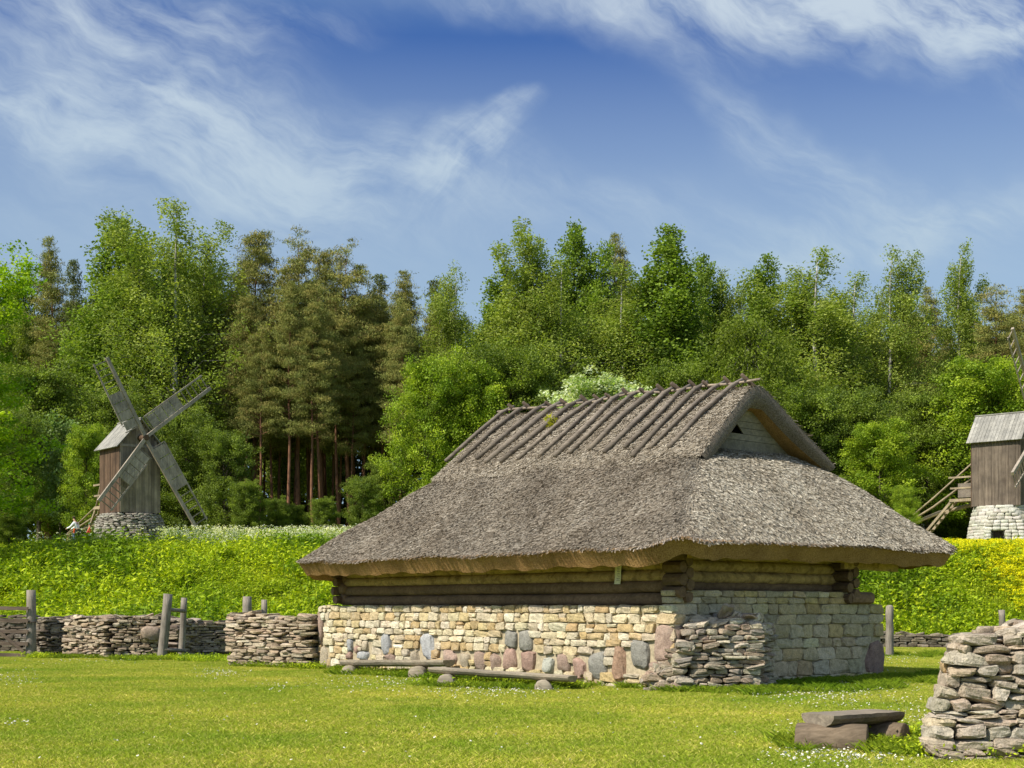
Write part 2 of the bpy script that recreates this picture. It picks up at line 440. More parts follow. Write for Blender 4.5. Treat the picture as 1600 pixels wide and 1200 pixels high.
# quoins at the near corner and the far end
off = 0; Vs, Fs, Cs = [], [], []
for V, F, C in base:
    Vs.append(V); Fs.append(F+off); Cs.append(C); off += len(V)
mesh_obj('stone_base', np.vstack(Vs), np.vstack(Fs), M['lime'], house, np.vstack(Cs), False)
V, F, C = stones(HWa([(.1, 6.68, .45)]), np.array([[.75, .36, .82]]), frame(W, 0, 1, rng), np.array([RED]), 6, 3.0, 9, .6, rng)
V2 = V
mesh_obj('boulder', V2, F, M['lime'], house, C, True)
mb = MB()
def hbox(mb, a0, a1, b0, b1, z0, z1, col=(1, 1, 1)):
    P = [HW(a, b, z) for a in (a0, a1) for b in (b0, b1) for z in (z0, z1)]
    mb.add(P, [(0, 1, 3, 2), (4, 6, 7, 5), (0, 4, 5, 1), (2, 3, 7, 6), (0, 2, 6, 4), (1, 5, 7, 3)], col)
hbox(mb, .03, LA-.05, .025, .55, -.2, 1.60)
hbox(mb, .025, .55, .56, LB-.05, -.2, 1.60); hbox(mb, .03, .5, .3, 5.9, 1.602, 1.9)
hbox(mb, LA-.55, LA-.05, .56, LB-.05, -.2, 1.6); hbox(mb, .56, LA-.56, LB-.5, LB-.05, -.2, 1.6)
mb.build('mortar_bed', M['mortar'], house)

# ---------------- log walls
def logrow(name, axis, zs, mats, lo, hi, fix):
    for i, (z, r, mt) in enumerate(zip(zs, [q[0] for q in mats], [q[1] for q in mats])):
        mb = MB(); l0 = lo-random.uniform(.05, .2); l1 = hi+random.uniform(.08, .22)
        k = 14; pts = []; rad = []
        for j in range(k+1):
            q = l0+(l1-l0)*j/k; w = random.gauss(0, .006)
            pts.append(HW(q, fix+w, z+random.gauss(0, .005)) if axis == 'a' else HW(fix+w, q, z+random.gauss(0, .005)))
            rad.append(r*(1+random.gauss(0, .03)))
        mb.tube(pts, rad, 12, (1, 1, 1), .04)
        o = mb.build('wall_log', M[mt], house, True)
LL = [(.125, 'log_dark'), (.125, 'log_dark'), (.11, 'log_light'), (.11, 'log_light'), (.12, 'log_light'), (.12, 'log_dark'), (.12, 'log_dark'), (.12, 'log_dark')]
logrow('a', 'a', [1.75, 1.99, 2.21, 2.42, 2.65, 2.88, 3.11, 3.33], LL, .3, 11.45, .30)
logrow('b', 'b', [2.0, 2.19, 2.41, 2.63, 2.86, 3.09, 3.32], [(.10, 'log_dark'), (.12, 'log_light'), (.12, 'log_light'), (.12, 'log_light'), (.12, 'log_dark'), (.12, 'log_dark'), (.12, 'log_dark')], .3, 5.6, .33)
logrow('a', 'a', [1.75, 2.0, 2.25, 2.5, 2.75, 3.0, 3.25], [(.13, 'log_dark')]*7, .3, 11.4, 5.6)
logrow('b', 'b', [1.8, 2.05, 2.3, 2.55, 2.8, 3.05, 3.3], [(.13, 'log_dark')]*7, .3, 5.6, 11.4)
for (b0, z, r) in ((5.86, 1.78, .14),):
    mb = MB(); mb.tube([HW(-.06, b0-.3, z), HW(-.07, b0+.5, z)], [r, r*.95], 10, (1, 1, 1), .08); mb.build('sill_beam', M['log_dark'], house)
for (bb, zt) in ((.16, 1), (.34, 0), (5.52, 0), (5.72, 1)):      # squared ends of crossing logs, stacked on the corners
    mb = MB()
    for q in range(5):
        zq = 1.78+q*.235+(.1 if zt else 0)
        mb.tube([HW(-.16+random.uniform(-.03, .03), bb, zq), HW(.3, bb, zq)], [.11, .12], 9, (.8, .8, .8), .08)
    mb.build('crossing_log_ends', M['log_dark'], house)
mb = MB()
for q in range(5): mb.tube([HW(11.5+(.12 if q % 2 else 0), .02, 1.78+q*.22), HW(11.5, .5, 1.78+q*.22)], [.11, .11], 9, (.8, .8, .8), .06)
mb.build('crossing_log_ends', M['log_dark'], house)
mb = MB(); mb.bar(HW(-.1, 5.3, 2.5), HW(-.12, 7.3, 2.46), .1, .16); mb.build('eave_plank', M['log_light'], house)
mb = MB(); mb.bar(HW(-.25, .2, 2.58), HW(-.25, 5.5, 2.6), .1, .12); mb.build('eave_plank', M['log_light'], house)
# notice
nt_t = MB(); P0 = HW(1.57, .165, 2.44); 
pts = [(0, 0), (.02, -.12), (.01, -.26), (.03, -.39)]
Vn, Fn = [], []
for j, (o_, dz_) in enumerate(pts):
    for s_ in (-.085, .085):
        Vn.append(HW(1.57+s_+.008*j, .165-o_*.7, 2.44+dz_))
Fn = [(2*j, 2*j+1, 2*j+3, 2*j+2) for j in range(3)]
mesh_obj('notice', Vn, Fn, mat_flat('yellowed_paper', (.82, .80, .64), .8, 30, .12), house)
mb = MB()
for j in range(9):
    zq = 2.40-j*.034; t_ = (2.44-zq)/.39; bb = .165-.7*np.interp(2.44-zq, [0, .12, .26, .39], [0, .02, .01, .03])-.003
    hbox(mb, 1.525+.01*t_, 1.525+.01*t_+random.uniform(.06, .1), bb-.001, bb, zq-.004, zq+.004)
mb.build('faded_print', mat_flat('faded_ink', (.16, .16, .12), .9, 30, .1), house)

# ---------------- roof surfaces
RB = 3.6
def zr(a): return 6.27+.026*(a-1)
def smin(xs, k):
    xs = np.stack(xs); mn = xs.min(0); return mn-k*np.log(np.exp(-(xs-mn)/k).sum(0))
def HM(a, b, k=.12):       # the two long slopes
    t = np.clip((b+1)/(RB+1), -.2, 3); t2 = np.clip((8.85-b)/(8.85-RB), -.2, 3)
    l = 2.70+(zr(a)-2.62)*(t*.93+.07*t*np.abs(t)); r = 2.84+(zr(a)-2.76)*(t2*.93+.07*t2*np.abs(t2))
    return smin([l, r], k)
def HA(a, b):
    n = 2.84+(a+1)*1.0+.0*a; f = 2.60+(12.2-a)*.76
    n = smin([2.84+(a+1)*1.17, 4.06+(a+1)*.40], .10)
    h = smin([HM(a, b), n, f], .16)
    return -smin([-0*h-h, -0*h+0], .01)*0+np.minimum(h, 5.02)
def undul(a, b): return .035*np.sin(a*1.3+b*.7)+.025*np.sin(a*2.9-b*1.9+1)+.012*np.sin(a*6.1+b*5.3)
def outline(n):
    a0, a1, b0, b1, r = -1, 12.2, -1, 8.85, .9
    segs = []; pts = []
    def arc(cx, cy, t0): 
        return [(cx+r*math.cos(t0+q*PI/2/14), cy+r*math.sin(t0+q*PI/2/14)) for q in range(15)]
    raw = arc(a0+r, b0+r, PI)+arc(a1-r, b0+r, 1.5*PI)+arc(a1-r, b1-r, 0)+arc(a0+r, b1-r, .5*PI)
    raw = np.array(raw+[raw[0]]); d = np.r_[0, np.cumsum(np.linalg.norm(np.diff(raw, axis=0), axis=1))]
    q = np.linspace(0, d[-1], n, endpoint=False)
    return np.stack([np.interp(q, d, raw[:, 0]), np.interp(q, d, raw[:, 1])], 1)
NP_, NT = 520, 60
P = outline(NP_); Q = np.stack([np.clip(P[:, 0], 2.2, 9.0), np.clip(P[:, 1], 3.55, 3.65)], 1)
cen0 = np.array([5.6, 3.6])
dirn = Q-P; dirn /= np.linalg.norm(dirn, axis=1)[:, None]
rows = []
ts = np.linspace(0, 1, NT)
for t in ts:
    pq = P+(Q-P)*t; rows.append(np.c_[pq, HA(pq[:, 0], pq[:, 1])+undul(pq[:, 0], pq[:, 1])*min(1, t*6+.4)])
wob = lambda s: .02*np.sin(s*.31)+.015*np.sin(s*.83+2)
ez = rows[0][:, 2].copy()
sI = np.arange(NP_)
top = np.array(rows)                                   # (NT,NP,3)
V = HWa(top.reshape(-1, 3)); 
ii, jj = np.meshgrid(np.arange(NT-1), np.arange(NP_), indexing='ij'); j2 = (jj+1) % NP_
F = np.stack([ii*NP_+jj, ii*NP_+j2, (ii+1)*NP_+j2, (ii+1)*NP_+jj], -1).reshape(-1, 4)
rf = mesh_obj('thatched_roof', V, F, M['thatch'], house, None, True)
# cut eave face and soffit: outermost lip, inset lower lip, then rising inwards
prof = [(0, -.0), (.0, -.05), (.20, -.34+0), (1.05, -.05), (1.9, .55)]
rr = []
for k_, (ins, dz) in enumerate(prof):
    pq = P+dirn*ins; z_ = ez+dz+(wob(sI) if 0 < k_ < 3 else 0)
    rr.append(np.c_[pq, z_])
# long soft lumps along the cut face
V = HWa(np.vstack(rr)); n_ = len(prof)
ii, jj = np.meshgrid(np.arange(n_-1), np.arange(NP_), indexing='ij'); j2 = (jj+1) % NP_
F = np.stack([ii*NP_+jj, (ii+1)*NP_+jj, (ii+1)*NP_+j2, ii*NP_+j2], -1).reshape(-1, 4)
mesh_obj('eave_soffit', V, F, M['cut'], house, None, False)

# ridge cap: thick slab of thatch over the gablets
NQ, NAa = 61, 90
q = np.linspace(-1, 1, NQ)
bq = np.where(q < 0, RB+q*2.12, RB+q*2.3)
def rake(q): return .86-.32*np.abs(q)**1.4
def rake2(q): return 9.12+.25*np.abs(q)**1.4
def capz(a, b, q): return HM(a, b, .2)+.075-.06*np.abs(q)**6+undul(a, b)*.6
tp, bt = [], []
for i in range(NAa):
    t = i/(NAa-1); a = rake(q)*(1-t)+rake2(q)*t
    z_ = capz(a, bq, q)
    tp.append(np.c_[a, bq, z_])
tp = np.array(tp)
def under(row, th=.37):
    b = row[:, 1].copy(); z_ = row[:, 2].copy(); th = th*(1-.45*np.clip(q, 0, 1)**3)
    sl = np.gradient(z_, b); nn = np.sqrt(1+sl**2)
    o = row.copy(); o[:, 1] = b+sl/nn*th*.9; o[:, 2] = z_-th/nn*1.0
    mid = NQ//2
    o[:mid, 1] = np.minimum(o[:mid, 1], RB); o[mid+1:, 1] = np.maximum(o[mid+1:, 1], RB); o[mid, 1] = RB
    o[:, 2] = np.minimum(o[:, 2], row[mid, 2]-th[mid]*1.25)
    return o
V = HWa(tp.reshape(-1, 3))
ii, jj = np.meshgrid(np.arange(NAa-1), np.arange(NQ-1), indexing='ij')
F = np.stack([ii*NQ+jj, (ii+1)*NQ+jj, (ii+1)*NQ+jj+1, ii*NQ+jj+1], -1).reshape(-1, 4)
mesh_obj('ridge_thatch', V, F, M['thatch'], house, None, True)
def end_band(row, da):         # bulging end face + soffit running back to the boards
    b0 = row.copy(); lo = under(row); 
    m1 = (b0*.65+lo*.35); m1[:, 0] -= da*.05; m2 = (b0*.25+lo*.75); m2[:, 0] -= da*.02
    lo2 = lo.copy(); lo2[:, 0] += da*.10
    back = under(row, .39); back[:, 0] = row[NQ//2, 0]+da*.45
    L = [b0, m1, m2, lo2, back]; V = HWa(np.vstack(L))
    F = [(i*NQ+j, i*NQ+j+1, (i+1)*NQ+j+1, (i+1)*NQ+j) for i in range(4) for j in range(NQ-1)]
    return V, F
for row, da in ((tp[0], 1), (tp[-1], -1)):
    V, F = end_band(row, da); k_ = 3*(NQ-1)
    mesh_obj('gable_thatch_edge', V, F[:k_], M['thatch'], house, None, True); mesh_obj('gable_soffit', V, F[k_:], M['cut'], house, None, True)

# ---------------- reed stubs lying on the thatch
def reeds(name, zf, ab, scalec, grow=1.0, seed=3, jit=.27):
    r = np.random.default_rng(seed); a, b = ab[:, 0], ab[:, 1]; e = .03
    z_ = zf(a, b); ga = (zf(a+e, b)-zf(a-e, b))/(2*e); gb = (zf(a, b+e)-zf(a, b-e))/(2*e)
    g = np.sqrt(ga**2+gb**2)+1e-6
    dn = np.stack([-ga, -gb, -g**2], 1); dn /= np.linalg.norm(dn, axis=1)[:, None]
    nr = np.stack([-ga, -gb, np.ones_like(ga)], 1); nr /= np.linalg.norm(nr, axis=1)[:, None]
    sd = np.cross(nr, dn); m = len(a)
    an = r.normal(size=m)*jit; c, s = np.cos(an)[:, None], np.sin(an)[:, None]
    d2 = dn*c+sd*s; s2 = sd*c-dn*s
    L = r.uniform(.045, .125, m)[:, None]*grow; w = r.uniform(.003, .0062, m)[:, None]
    lift = r.uniform(.10, .38, m)[:, None]
    p0 = np.c_[a, b, z_]+nr*.004; p1 = p0+d2*L*.96+nr*L*lift
    rollv = s2*np.cos(.6)+nr*r.normal(size=(m, 1))*.6
    V = np.stack([p0-rollv*w, p0+rollv*w, p1+rollv*w, p1-rollv*w], 1).reshape(-1, 3)
    F = np.arange(4*m).reshape(m, 4)
    pal = np.array([(.40, .37, .31), (.335, .305, .25), (.27, .24, .19), (.20, .175, .135), (.49, .465, .40)])
    k = r.choice(5, m, p=[.28, .27, .2, .12, .13]); C = pal[k]*(1+r.normal(size=(m, 1))*.1)*scalec(a, b)
    return mesh_obj(name, HWa(V), F, M['straw'], house, np.repeat(C, 4, 0))
r = np.random.default_rng(9)
n = 620000
ab = np.c_[r.uniform(-1, 12.2, n), r.uniform(-1, 8.85, n)]
ok = (ab[:, 1] < 3.9) | (ab[:, 0] < 2) | (r.random(n) < .25)
cx_, cy_ = np.clip(ab[:, 0], -.05, 11.25), np.clip(ab[:, 1], -.05, 7.9)
ok &= np.hypot(ab[:, 0]-cx_, ab[:, 1]-cy_) < .96
ok &= HA(ab[:, 0], ab[:, 1]) < 4.98
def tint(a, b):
    hip = sstep((HM(a, b)-(2.84+(a+1)*.95))*1.2+.5)[:, None]       # paler reed colour on the near hip
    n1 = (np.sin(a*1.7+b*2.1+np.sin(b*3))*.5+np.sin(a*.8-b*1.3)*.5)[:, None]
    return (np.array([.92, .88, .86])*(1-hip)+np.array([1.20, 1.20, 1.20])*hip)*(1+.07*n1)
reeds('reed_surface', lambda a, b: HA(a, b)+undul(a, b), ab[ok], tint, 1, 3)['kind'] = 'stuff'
n = 130000
qq = r.uniform(-1, 1, n); aa = rake(qq)+(rake2(qq)-rake(qq))*r.random(n); bb = np.where(qq < 0, RB+qq*2.12, RB+qq*2.3)
def capf(a, b):
    qv = np.where(b < RB, (b-RB)/2.12, (b-RB)/2.3); return capz(a, b, np.clip(qv, -1, 1))
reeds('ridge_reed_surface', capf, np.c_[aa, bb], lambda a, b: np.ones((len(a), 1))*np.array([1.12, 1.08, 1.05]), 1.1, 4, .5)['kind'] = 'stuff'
# frayed eave edge
n = 9000; s_ = r.integers(0, NP_, n); t_ = r.random(n)[:, None]
Pe = P[s_]*(1-t_)+P[(s_+1) % NP_]*t_+dirn[s_]*r.uniform(-.01, .03, (n, 1)); ze = np.interp(s_, sI, ez)
p0 = np.c_[Pe, ze+.015]; d_ = np.c_[-dirn[s_], np.full(n, -.55)]+r.normal(size=(n, 3))*.25; L = r.uniform(.03, .10, (n, 1))
sd = np.c_[-dirn[s_][:, 1], dirn[s_][:, 0], np.zeros(n)]*.007
V = np.stack([p0-sd, p0+sd, p0+d_*L+sd, p0+d_*L-sd], 1).reshape(-1, 3)
C = np.repeat(np.array([(.40, .35, .30), (.22, .17, .12), (.30, .2, .1)])[r.integers(0, 3, n)], 4, 0)
mesh_obj('frayed_eave_reeds', HWa(V), np.arange(4*n).reshape(n, 4), M['straw'], house, C)['kind'] = 'stuff'

# ---------------- gable boards with a cut vent
def prism(mb, poly, a0, a1, col=(1, 1, 1)):
    k = len(poly); Vp = [HW(a0, b, z) for b, z in poly]+[HW(a1, b, z) for b, z in poly]
    mb.add(Vp, [tuple(range(k)), tuple(range(2*k-1, k-1, -1))]+[(i, i+k, (i+1) % k+k, (i+1) % k) for i in range(k)], col)
AG = 1.20
mb = MB(); zrow = [4.70, 4.93, 5.15, 5.29, 5.42, 5.56, 5.80, 6.05]
hl = lambda z: 2.97+(z-5.29)*(3.24-2.97)/.27; hr_ = lambda z: 3.58-(z-5.29)*(3.58-3.30)/.27
for i in range(len(zrow)-1):
    z0, z1 = zrow[i], zrow[i+1]-.008; l0 = 3.6-(6.15-z0)*1.28; r0 = 3.6+(6.15-z0)*1.33; l1 = 3.6-(6.15-z1)*1.28; r1 = 3.6+(6.15-z1)*1.33
    col = (.9+random.random()*.25,)*3; ax_ = AG-random.uniform(0, .012)
    if z0 < 5.9 and z0 > 4.7:      # leave out nothing above the eaves of the hole
        pass
    if 5.28 < z0 < 5.5:
        prism(mb, [(l0, z0), (hl(z0), z0), (hl(z1), z1), (l1, z1)], ax_, AG+.03, col)
        prism(mb, [(hr_(z0), z0), (r0, z0), (r1, z1), (hr_(z1), z1)], ax_, AG+.03, col)
    else: prism(mb, [(l0, z0), (r0, z0), (r1, z1), (l1, z1)], ax_, AG+.03, col)
mb.build('gable_boards', M['gable'], house)
mb = MB(); prism(mb, [(1.9, 4.7), (5.4, 4.7), (3.6, 6.05)], AG+.6, AG+.63); mb.build('gable_lining', M['dark'], house)
mb = MB(); mb.bar(HW(AG-.04, 1.9, 4.86), HW(AG-.04, 5.5, 4.86), .05, .07); mb.build('gable_sill', M['rail'], house)

# ---------------- ridge poles
ends = [(430, 195, 150, 435), (490, 195, 205, 437), (570, 185, 278, 425), (632, 188, 315, 440), (715, 178, 378, 437), (780, 170, 452, 425), (825, 155, 543, 410), (890, 152, 603, 415),
        (965, 150, 665, 400), (1035, 140, 750, 385), (1105, 130, 810, 398), (1170, 118, 893, 378), (1235, 100, 927, 415), (1310, 88, 1002, 380), (1390, 72, 1080, 378)]
def ab_on(px, py, zf, off=.0):    # where the line of sight meets the left slope
    r_ = (px-800)/F_PX; s_ = (HOR-py)/F_PX; best = None
    a, b = 4.0, 2.0
    for it in range(60):
        d = CY+a*U[1]+b*W[1]; X = CX+a*U[0]+b*W[0]
        f1 = X-r_*d; f2 = zf(np.array(a), np.array(b))+off-EYE-s_*d
        e = 1e-3
        def ff(a, b):
            d = CY+a*U[1]+b*W[1]; return np.array([CX+a*U[0]+b*W[0]-r_*d, float(zf(np.array(a), np.array(b)))+off-EYE-s_*d])
        f0 = ff(a, b); J = np.c_[(ff(a+e, b)-f0)/e, (ff(a, b+e)-f0)/e]; st = np.linalg.solve(J, f0)
        a -= np.clip(st[0], -.6, .6); b -= np.clip(st[1], -.6, .6)
        b = min(b, 3.3)
    return float(a), float(b)
for i, (x0, y0, x1, y1) in enumerate(ends):
    a1, b1 = ab_on(640+x1*.375, 560+y1*.375, lambda a, b: capf(a, b), .04)
    # ridge crossing: a from the ridge top pixel
    r_ = (640+x0*.375-800)/F_PX; bt_ = RB+.12
    a0 = (CX+bt_*W[0]-r_*(CY+bt_*W[1]))/(-U[0]+r_*U[1])
    zR = float(capz(np.array(a0), np.array(RB), 0))
    top_ = HW(a0, bt_+.04, zR+.24)
    z1_ = float(capf(np.array(a1), np.array(b1)))+.08
    # keep the middle on the surface
    am, bm = a0*.5+a1*.5+random.gauss(0, .035), RB*.5+b1*.5; zm = float(capf(np.array(am), np.array(bm)))+.11
    ac, bc = a0*.9+a1*.1, RB*.9+b1*.1-.05; zc = float(capf(np.array(ac), np.array(bc)))+.13
    mb = MB(); rr_ = random.uniform(.044, .060)
    mb.tube([top_, HW(ac, bc, zc), HW(am, bm, zm), HW(a1, b1, z1_)], [rr_*.8, rr_, rr_*1.05, rr_*1.1], 8, (random.uniform(.85, 1.15),)*3, .1)
    mb.build('ridge_pole', M['pole'], house, True)
    mb = MB(); ab_ = a0-.2+random.uniform(-.08, .08)          # its partner on the far slope
    t2_ = HW(ab_, RB-.16, zR+.22+random.uniform(-.02, .05)); zb = float(capf(np.array(ab_-.4), np.array(RB+1.9)))+.05
    zq = float(capf(np.array(ab_), np.array(RB+.3)))+.1
    mb.tube([t2_, HW(ab_-.05, RB+.25, zq), HW(ab_-.4, RB+1.9, zb)], [rr_*.8, rr_, rr_], 8, (.7, .7, .7), .1)
    mb.build('ridge_pole', M['rail'], house, True)
mb = MB(); k = 12
mb.tube([HW(.75+(9.3-.75)*j/k, RB-.03, float(capz(np.array(.95+(9.1-.95)*j/k), np.array(RB), 0))+.13+random.gauss(0, .012)) for j in range(k+1)], .028, 7, (1.5, 1.45, 1.35), .1)
mb.build('ridge_rail', M['pole'], house, True)
# small tuft growing between the poles is part of the roof's surface wear
aT, bT = ab_on(640+590*.375, 560+285*.375, lambda a, b: capf(a, b))
tr = np.random.default_rng(2); n = 60; c0 = HW(aT, bT, float(capf(np.array(aT), np.array(bT)))+.1)
Pc = c0+tr.normal(size=(n, 3))*np.array([.07, .07, .09]); d1 = tr.normal(size=(n, 3))*.028; d2 = tr.normal(size=(n, 3))*.028
V = np.stack([Pc-d1, Pc+d2, Pc+d1, Pc-d2], 1).reshape(-1, 3)
tag(mesh_obj('roof_weed', V, np.arange(4*n).reshape(n, 4), M['herb'], None, np.tile([.3, .32, .03], (4*n, 1))), 'tiny yellow green weed growing out of the thatch between two ridge poles', 'plant')
# ================================================================== DRY STONE WALLS
rngw = np.random.default_rng(21)
def pxy(px, d): return (at(px, d), d)
dry_wall('dry_stone_wall', [pxy(374, 36.3), pxy(455, 35.2), pxy(494, 34.9)], .9, lambda s: 1.37+.03*math.sin(s*3)-.03*s, (.055, .105), (.2, .5),
         label='brown dry stone wall block butting against the left end of the thatched house', rng=rngw, cut=.66, jit=.035)
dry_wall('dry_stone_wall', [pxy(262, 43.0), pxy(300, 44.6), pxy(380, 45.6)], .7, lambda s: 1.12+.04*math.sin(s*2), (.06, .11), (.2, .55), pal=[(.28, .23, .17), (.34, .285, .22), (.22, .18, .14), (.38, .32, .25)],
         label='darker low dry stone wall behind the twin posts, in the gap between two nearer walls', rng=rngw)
dry_wall('dry_stone_wall', [pxy(116, 42.3), pxy(180, 41.4), pxy(248, 41.6)], .8, lambda s: 1.2+.03*math.sin(s*2.3)+.03*s, (.05, .11), (.16, .42),
         label='sunlit grey brown dry stone wall between the gate and the twin posts', rng=rngw, jit=.09, cut=.62)
dry_wall('dry_stone_wall', [pxy(62, 42.9), pxy(92, 43.3), pxy(122, 43.6)], .8, lambda s: 1.16+.05*math.sin(s*2.3), (.05, .10), (.16, .4), pal=[(.23, .19, .145), (.29, .245, .19), (.18, .15, .115)],  # darker stone palette: this wall's shade is put into its colour
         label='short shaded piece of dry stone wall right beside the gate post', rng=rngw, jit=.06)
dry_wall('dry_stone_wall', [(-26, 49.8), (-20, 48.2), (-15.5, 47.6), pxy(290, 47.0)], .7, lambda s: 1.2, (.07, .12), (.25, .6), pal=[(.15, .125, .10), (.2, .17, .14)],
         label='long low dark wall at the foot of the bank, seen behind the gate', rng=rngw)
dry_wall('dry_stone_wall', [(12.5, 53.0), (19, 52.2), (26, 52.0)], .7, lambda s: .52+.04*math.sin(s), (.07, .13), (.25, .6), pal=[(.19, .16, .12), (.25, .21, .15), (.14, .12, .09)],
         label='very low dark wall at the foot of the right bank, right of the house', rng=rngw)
# boulder set in the sunlit wall next to the posts
V, F, C = stones(np.array([[at(238, 41.2), 41.1, .78]]), np.array([[.62, .5, .44]]), frame((1, .2), .1, 1, rngw), np.array([(.33, .26, .2)]), 6, 2.6, 5, .85, rngw)
tag(mesh_obj('boulder', V, F, M['lime'], None, C, True), 'smooth round brown boulder lodged in the wall end beside the twin posts', 'boulder')

# ruined stub of slabs leaning on the house corner
def slab_heap():
    r = np.random.default_rng(4)
    pa = gp(1052, 1072); pb = gp(1186, 1080); pc = gp(1222, 1076)
    pal = [(.48, .42, .32), (.40, .34, .26), (.36, .28, .21), (.54, .48, .37), (.34, .30, .25), (.42, .33, .25)]
    t = thing('stone_wall_stub', 'tumbled stub of grey limestone slabs projecting from the near corner of the thatched house', 'stone wall', tuple(pb))
    cen, siz, ax = [], [], []
    A0 = HW(-.25, .1, 0)[:2]; B0 = np.array([pb[0], pb[1]]); d = B0-A0; L = np.linalg.norm(d); d /= L
    nrm = np.array([-d[1], d[0]])
    z = 0
    top = lambda s: 1.08+.12*math.sin(s*1.7+.6)+(.16 if s > L*.55 else 0)
    while z < 1.4:
        h = r.uniform(.055, .115)
        for row in range(4):
            s = r.uniform(-.1, .1)
            while s < L:
                l = r.uniform(.16, .42); zt = top(s+l/2)
                if z+h*.5 < zt:
                    p = A0+d*(min(s+l/2, L-.12)+row*.16)+nrm*(row*.26+r.normal()*.025-.02-.05*z)
                    cen.append((p[0], p[1], z+h/2)); siz.append((l, .32, h)); ax.append(frame(d, .12, 1, r)[0])
                s += l
        z += h*.95
    for i in range(70):      # stones spilled to the left, against the lit wall
        u_ = r.random(); h_ = r.random()**1.1*(1.0-.75*u_); p = A0-d*(u_*.62+.0)+nrm*(-.10-.12*r.random()+.42*u_)
        cen.append((p[0], p[1], .03+h_)); siz.append((r.uniform(.18, .4), r.uniform(.2, .34), r.uniform(.06, .13))); ax.append(frame(d, .14, 1, r)[0])
    for i in range(75):      # loose slabs thrown on top
        s = r.uniform(.1, L); p = A0+d*s+nrm*r.uniform(0, .85)
        cen.append((p[0], p[1], top(s)+r.uniform(-.02, .14))); siz.append((r.uniform(.2, .5), r.uniform(.2, .36), r.uniform(.04, .1)))
        ax.append(frame((r.normal(), r.normal()), .35, 1, r)[0])
    p = A0+d*(L*.78); cen.append((p[0]+.1, p[1]+.2, 1.32)); siz.append((.62, .34, .17)); ax.append(frame((1, .1), .0, 1, r)[0]@np.array([[.9, 0, .42], [0, 1, 0], [-.42, 0, .9]]))
    m = len(cen); V, F, C = stones(np.array(cen), np.array(siz), np.array(ax), pick(pal, m, r, .1), 5, 9, 7, .68, r)
    mesh_obj('stonework', V, F, M['slab'], t, C, False)
    mb = MB(); c = A0+d*L*.5+nrm*.4; mb.box((c[0], c[1], .45), (L*.86, .75, .95), math.atan2(d[1], d[0])); mb.build('rubble_core', M['dark'], t)
    q = A0+d*(L*.62)-nrm*.07
    V, F, C = stones(np.array([[q[0], q[1], .80]]), np.array([[.34, .2, .3]]), frame(d, .2, 1, r), np.array([GREY]), 6, 4, 8, .6, r)
    mesh_obj('boulder', V, F, M['slab'], t, C, True)
slab_heap()

# near wall at the right edge: big rough blocks
def near_wall():
    r = np.random.default_rng(8)
    t = thing('dry_stone_wall', 'rough dry stone wall of big pinkish grey blocks close to the camera at the right edge', 'stone wall', (4.6, 14.6, 0))
    pal = [(.43, .36, .28), (.48, .415, .33), (.38, .305, .235), (.44, .355, .275), (.52, .46, .37), (.39, .33, .26), (.46, .375, .275), (.45, .39, .315)]
    cen, siz, ax = [], [], []
    x0, y0 = 4.30, 14.1; d = np.array([1, -.02]); d /= np.linalg.norm(d); nrm = np.array([-d[1], d[0]]); L = 4.2
    top = lambda s: 1.22+min(s, 1.6)*.06+.03*math.sin(s*6)
    z = -.06
    while z < 1.3:
        h = r.uniform(.07, .135)
        for row in range(6):
            s = r.uniform(-.05, .03)+.30*z+row*.11
            while s < L:
                l = r.uniform(.14, .40); hh = h*r.uniform(.9, 1.15); zt = top(s)
                if z+hh*.5 < zt:
                    p = np.array([x0, y0])+d*(s+l/2)+nrm*(row*.28+.12*z+r.normal()*.022)
                    sp = 1 if r.random() > .2 else 2
                    for q in range(sp):
                        cen.append((p[0], p[1], z+hh/2/sp+q*hh/sp)); siz.append((l*1.08, .34, hh/sp*1.08)); ax.append(frame(d, .10, 1, r)[0])
                s += l*.99
        z += h*.93
    for i in range(70):
        dp_ = r.uniform(.05, 1.5); s = r.uniform(.5+dp_*.4, L); p = np.array([x0, y0])+d*s+nrm*dp_
        cen.append((p[0], p[1], top(s)+r.uniform(-.02, .07))); siz.append((r.uniform(.14, .4), r.uniform(.15, .35), r.uniform(.05, .12))); ax.append(frame((r.normal(), r.normal()), .2, 1, r)[0])
    m = len(cen); C0 = pick(pal, m, r, .1)
    V, F, C = stones(np.array(cen), np.array(siz), np.array(ax), C0, 6, 9.0, 12, .62, r)
    mesh_obj('stonework', V, F, M['slab'], t, C, False)
    mb = MB(); mb.box((x0+.55+L/2, y0+.78, .5), (L-1.1, 1.2, 1.0)); mb.build('rubble_core', M['dark'], t)
    V, F, C = stones(np.array([[at(1482, 14.4), 14.45, zz(1040, 14.4)]]), np.array([[.14, .2, .17]]), frame(d, .25, 1, r), np.array([(.5, .36, .2)]), 5, 4, 6, .6, r)
    mesh_obj('ochre_stone', V, F, M['slab'], t, C, True)
near_wall()

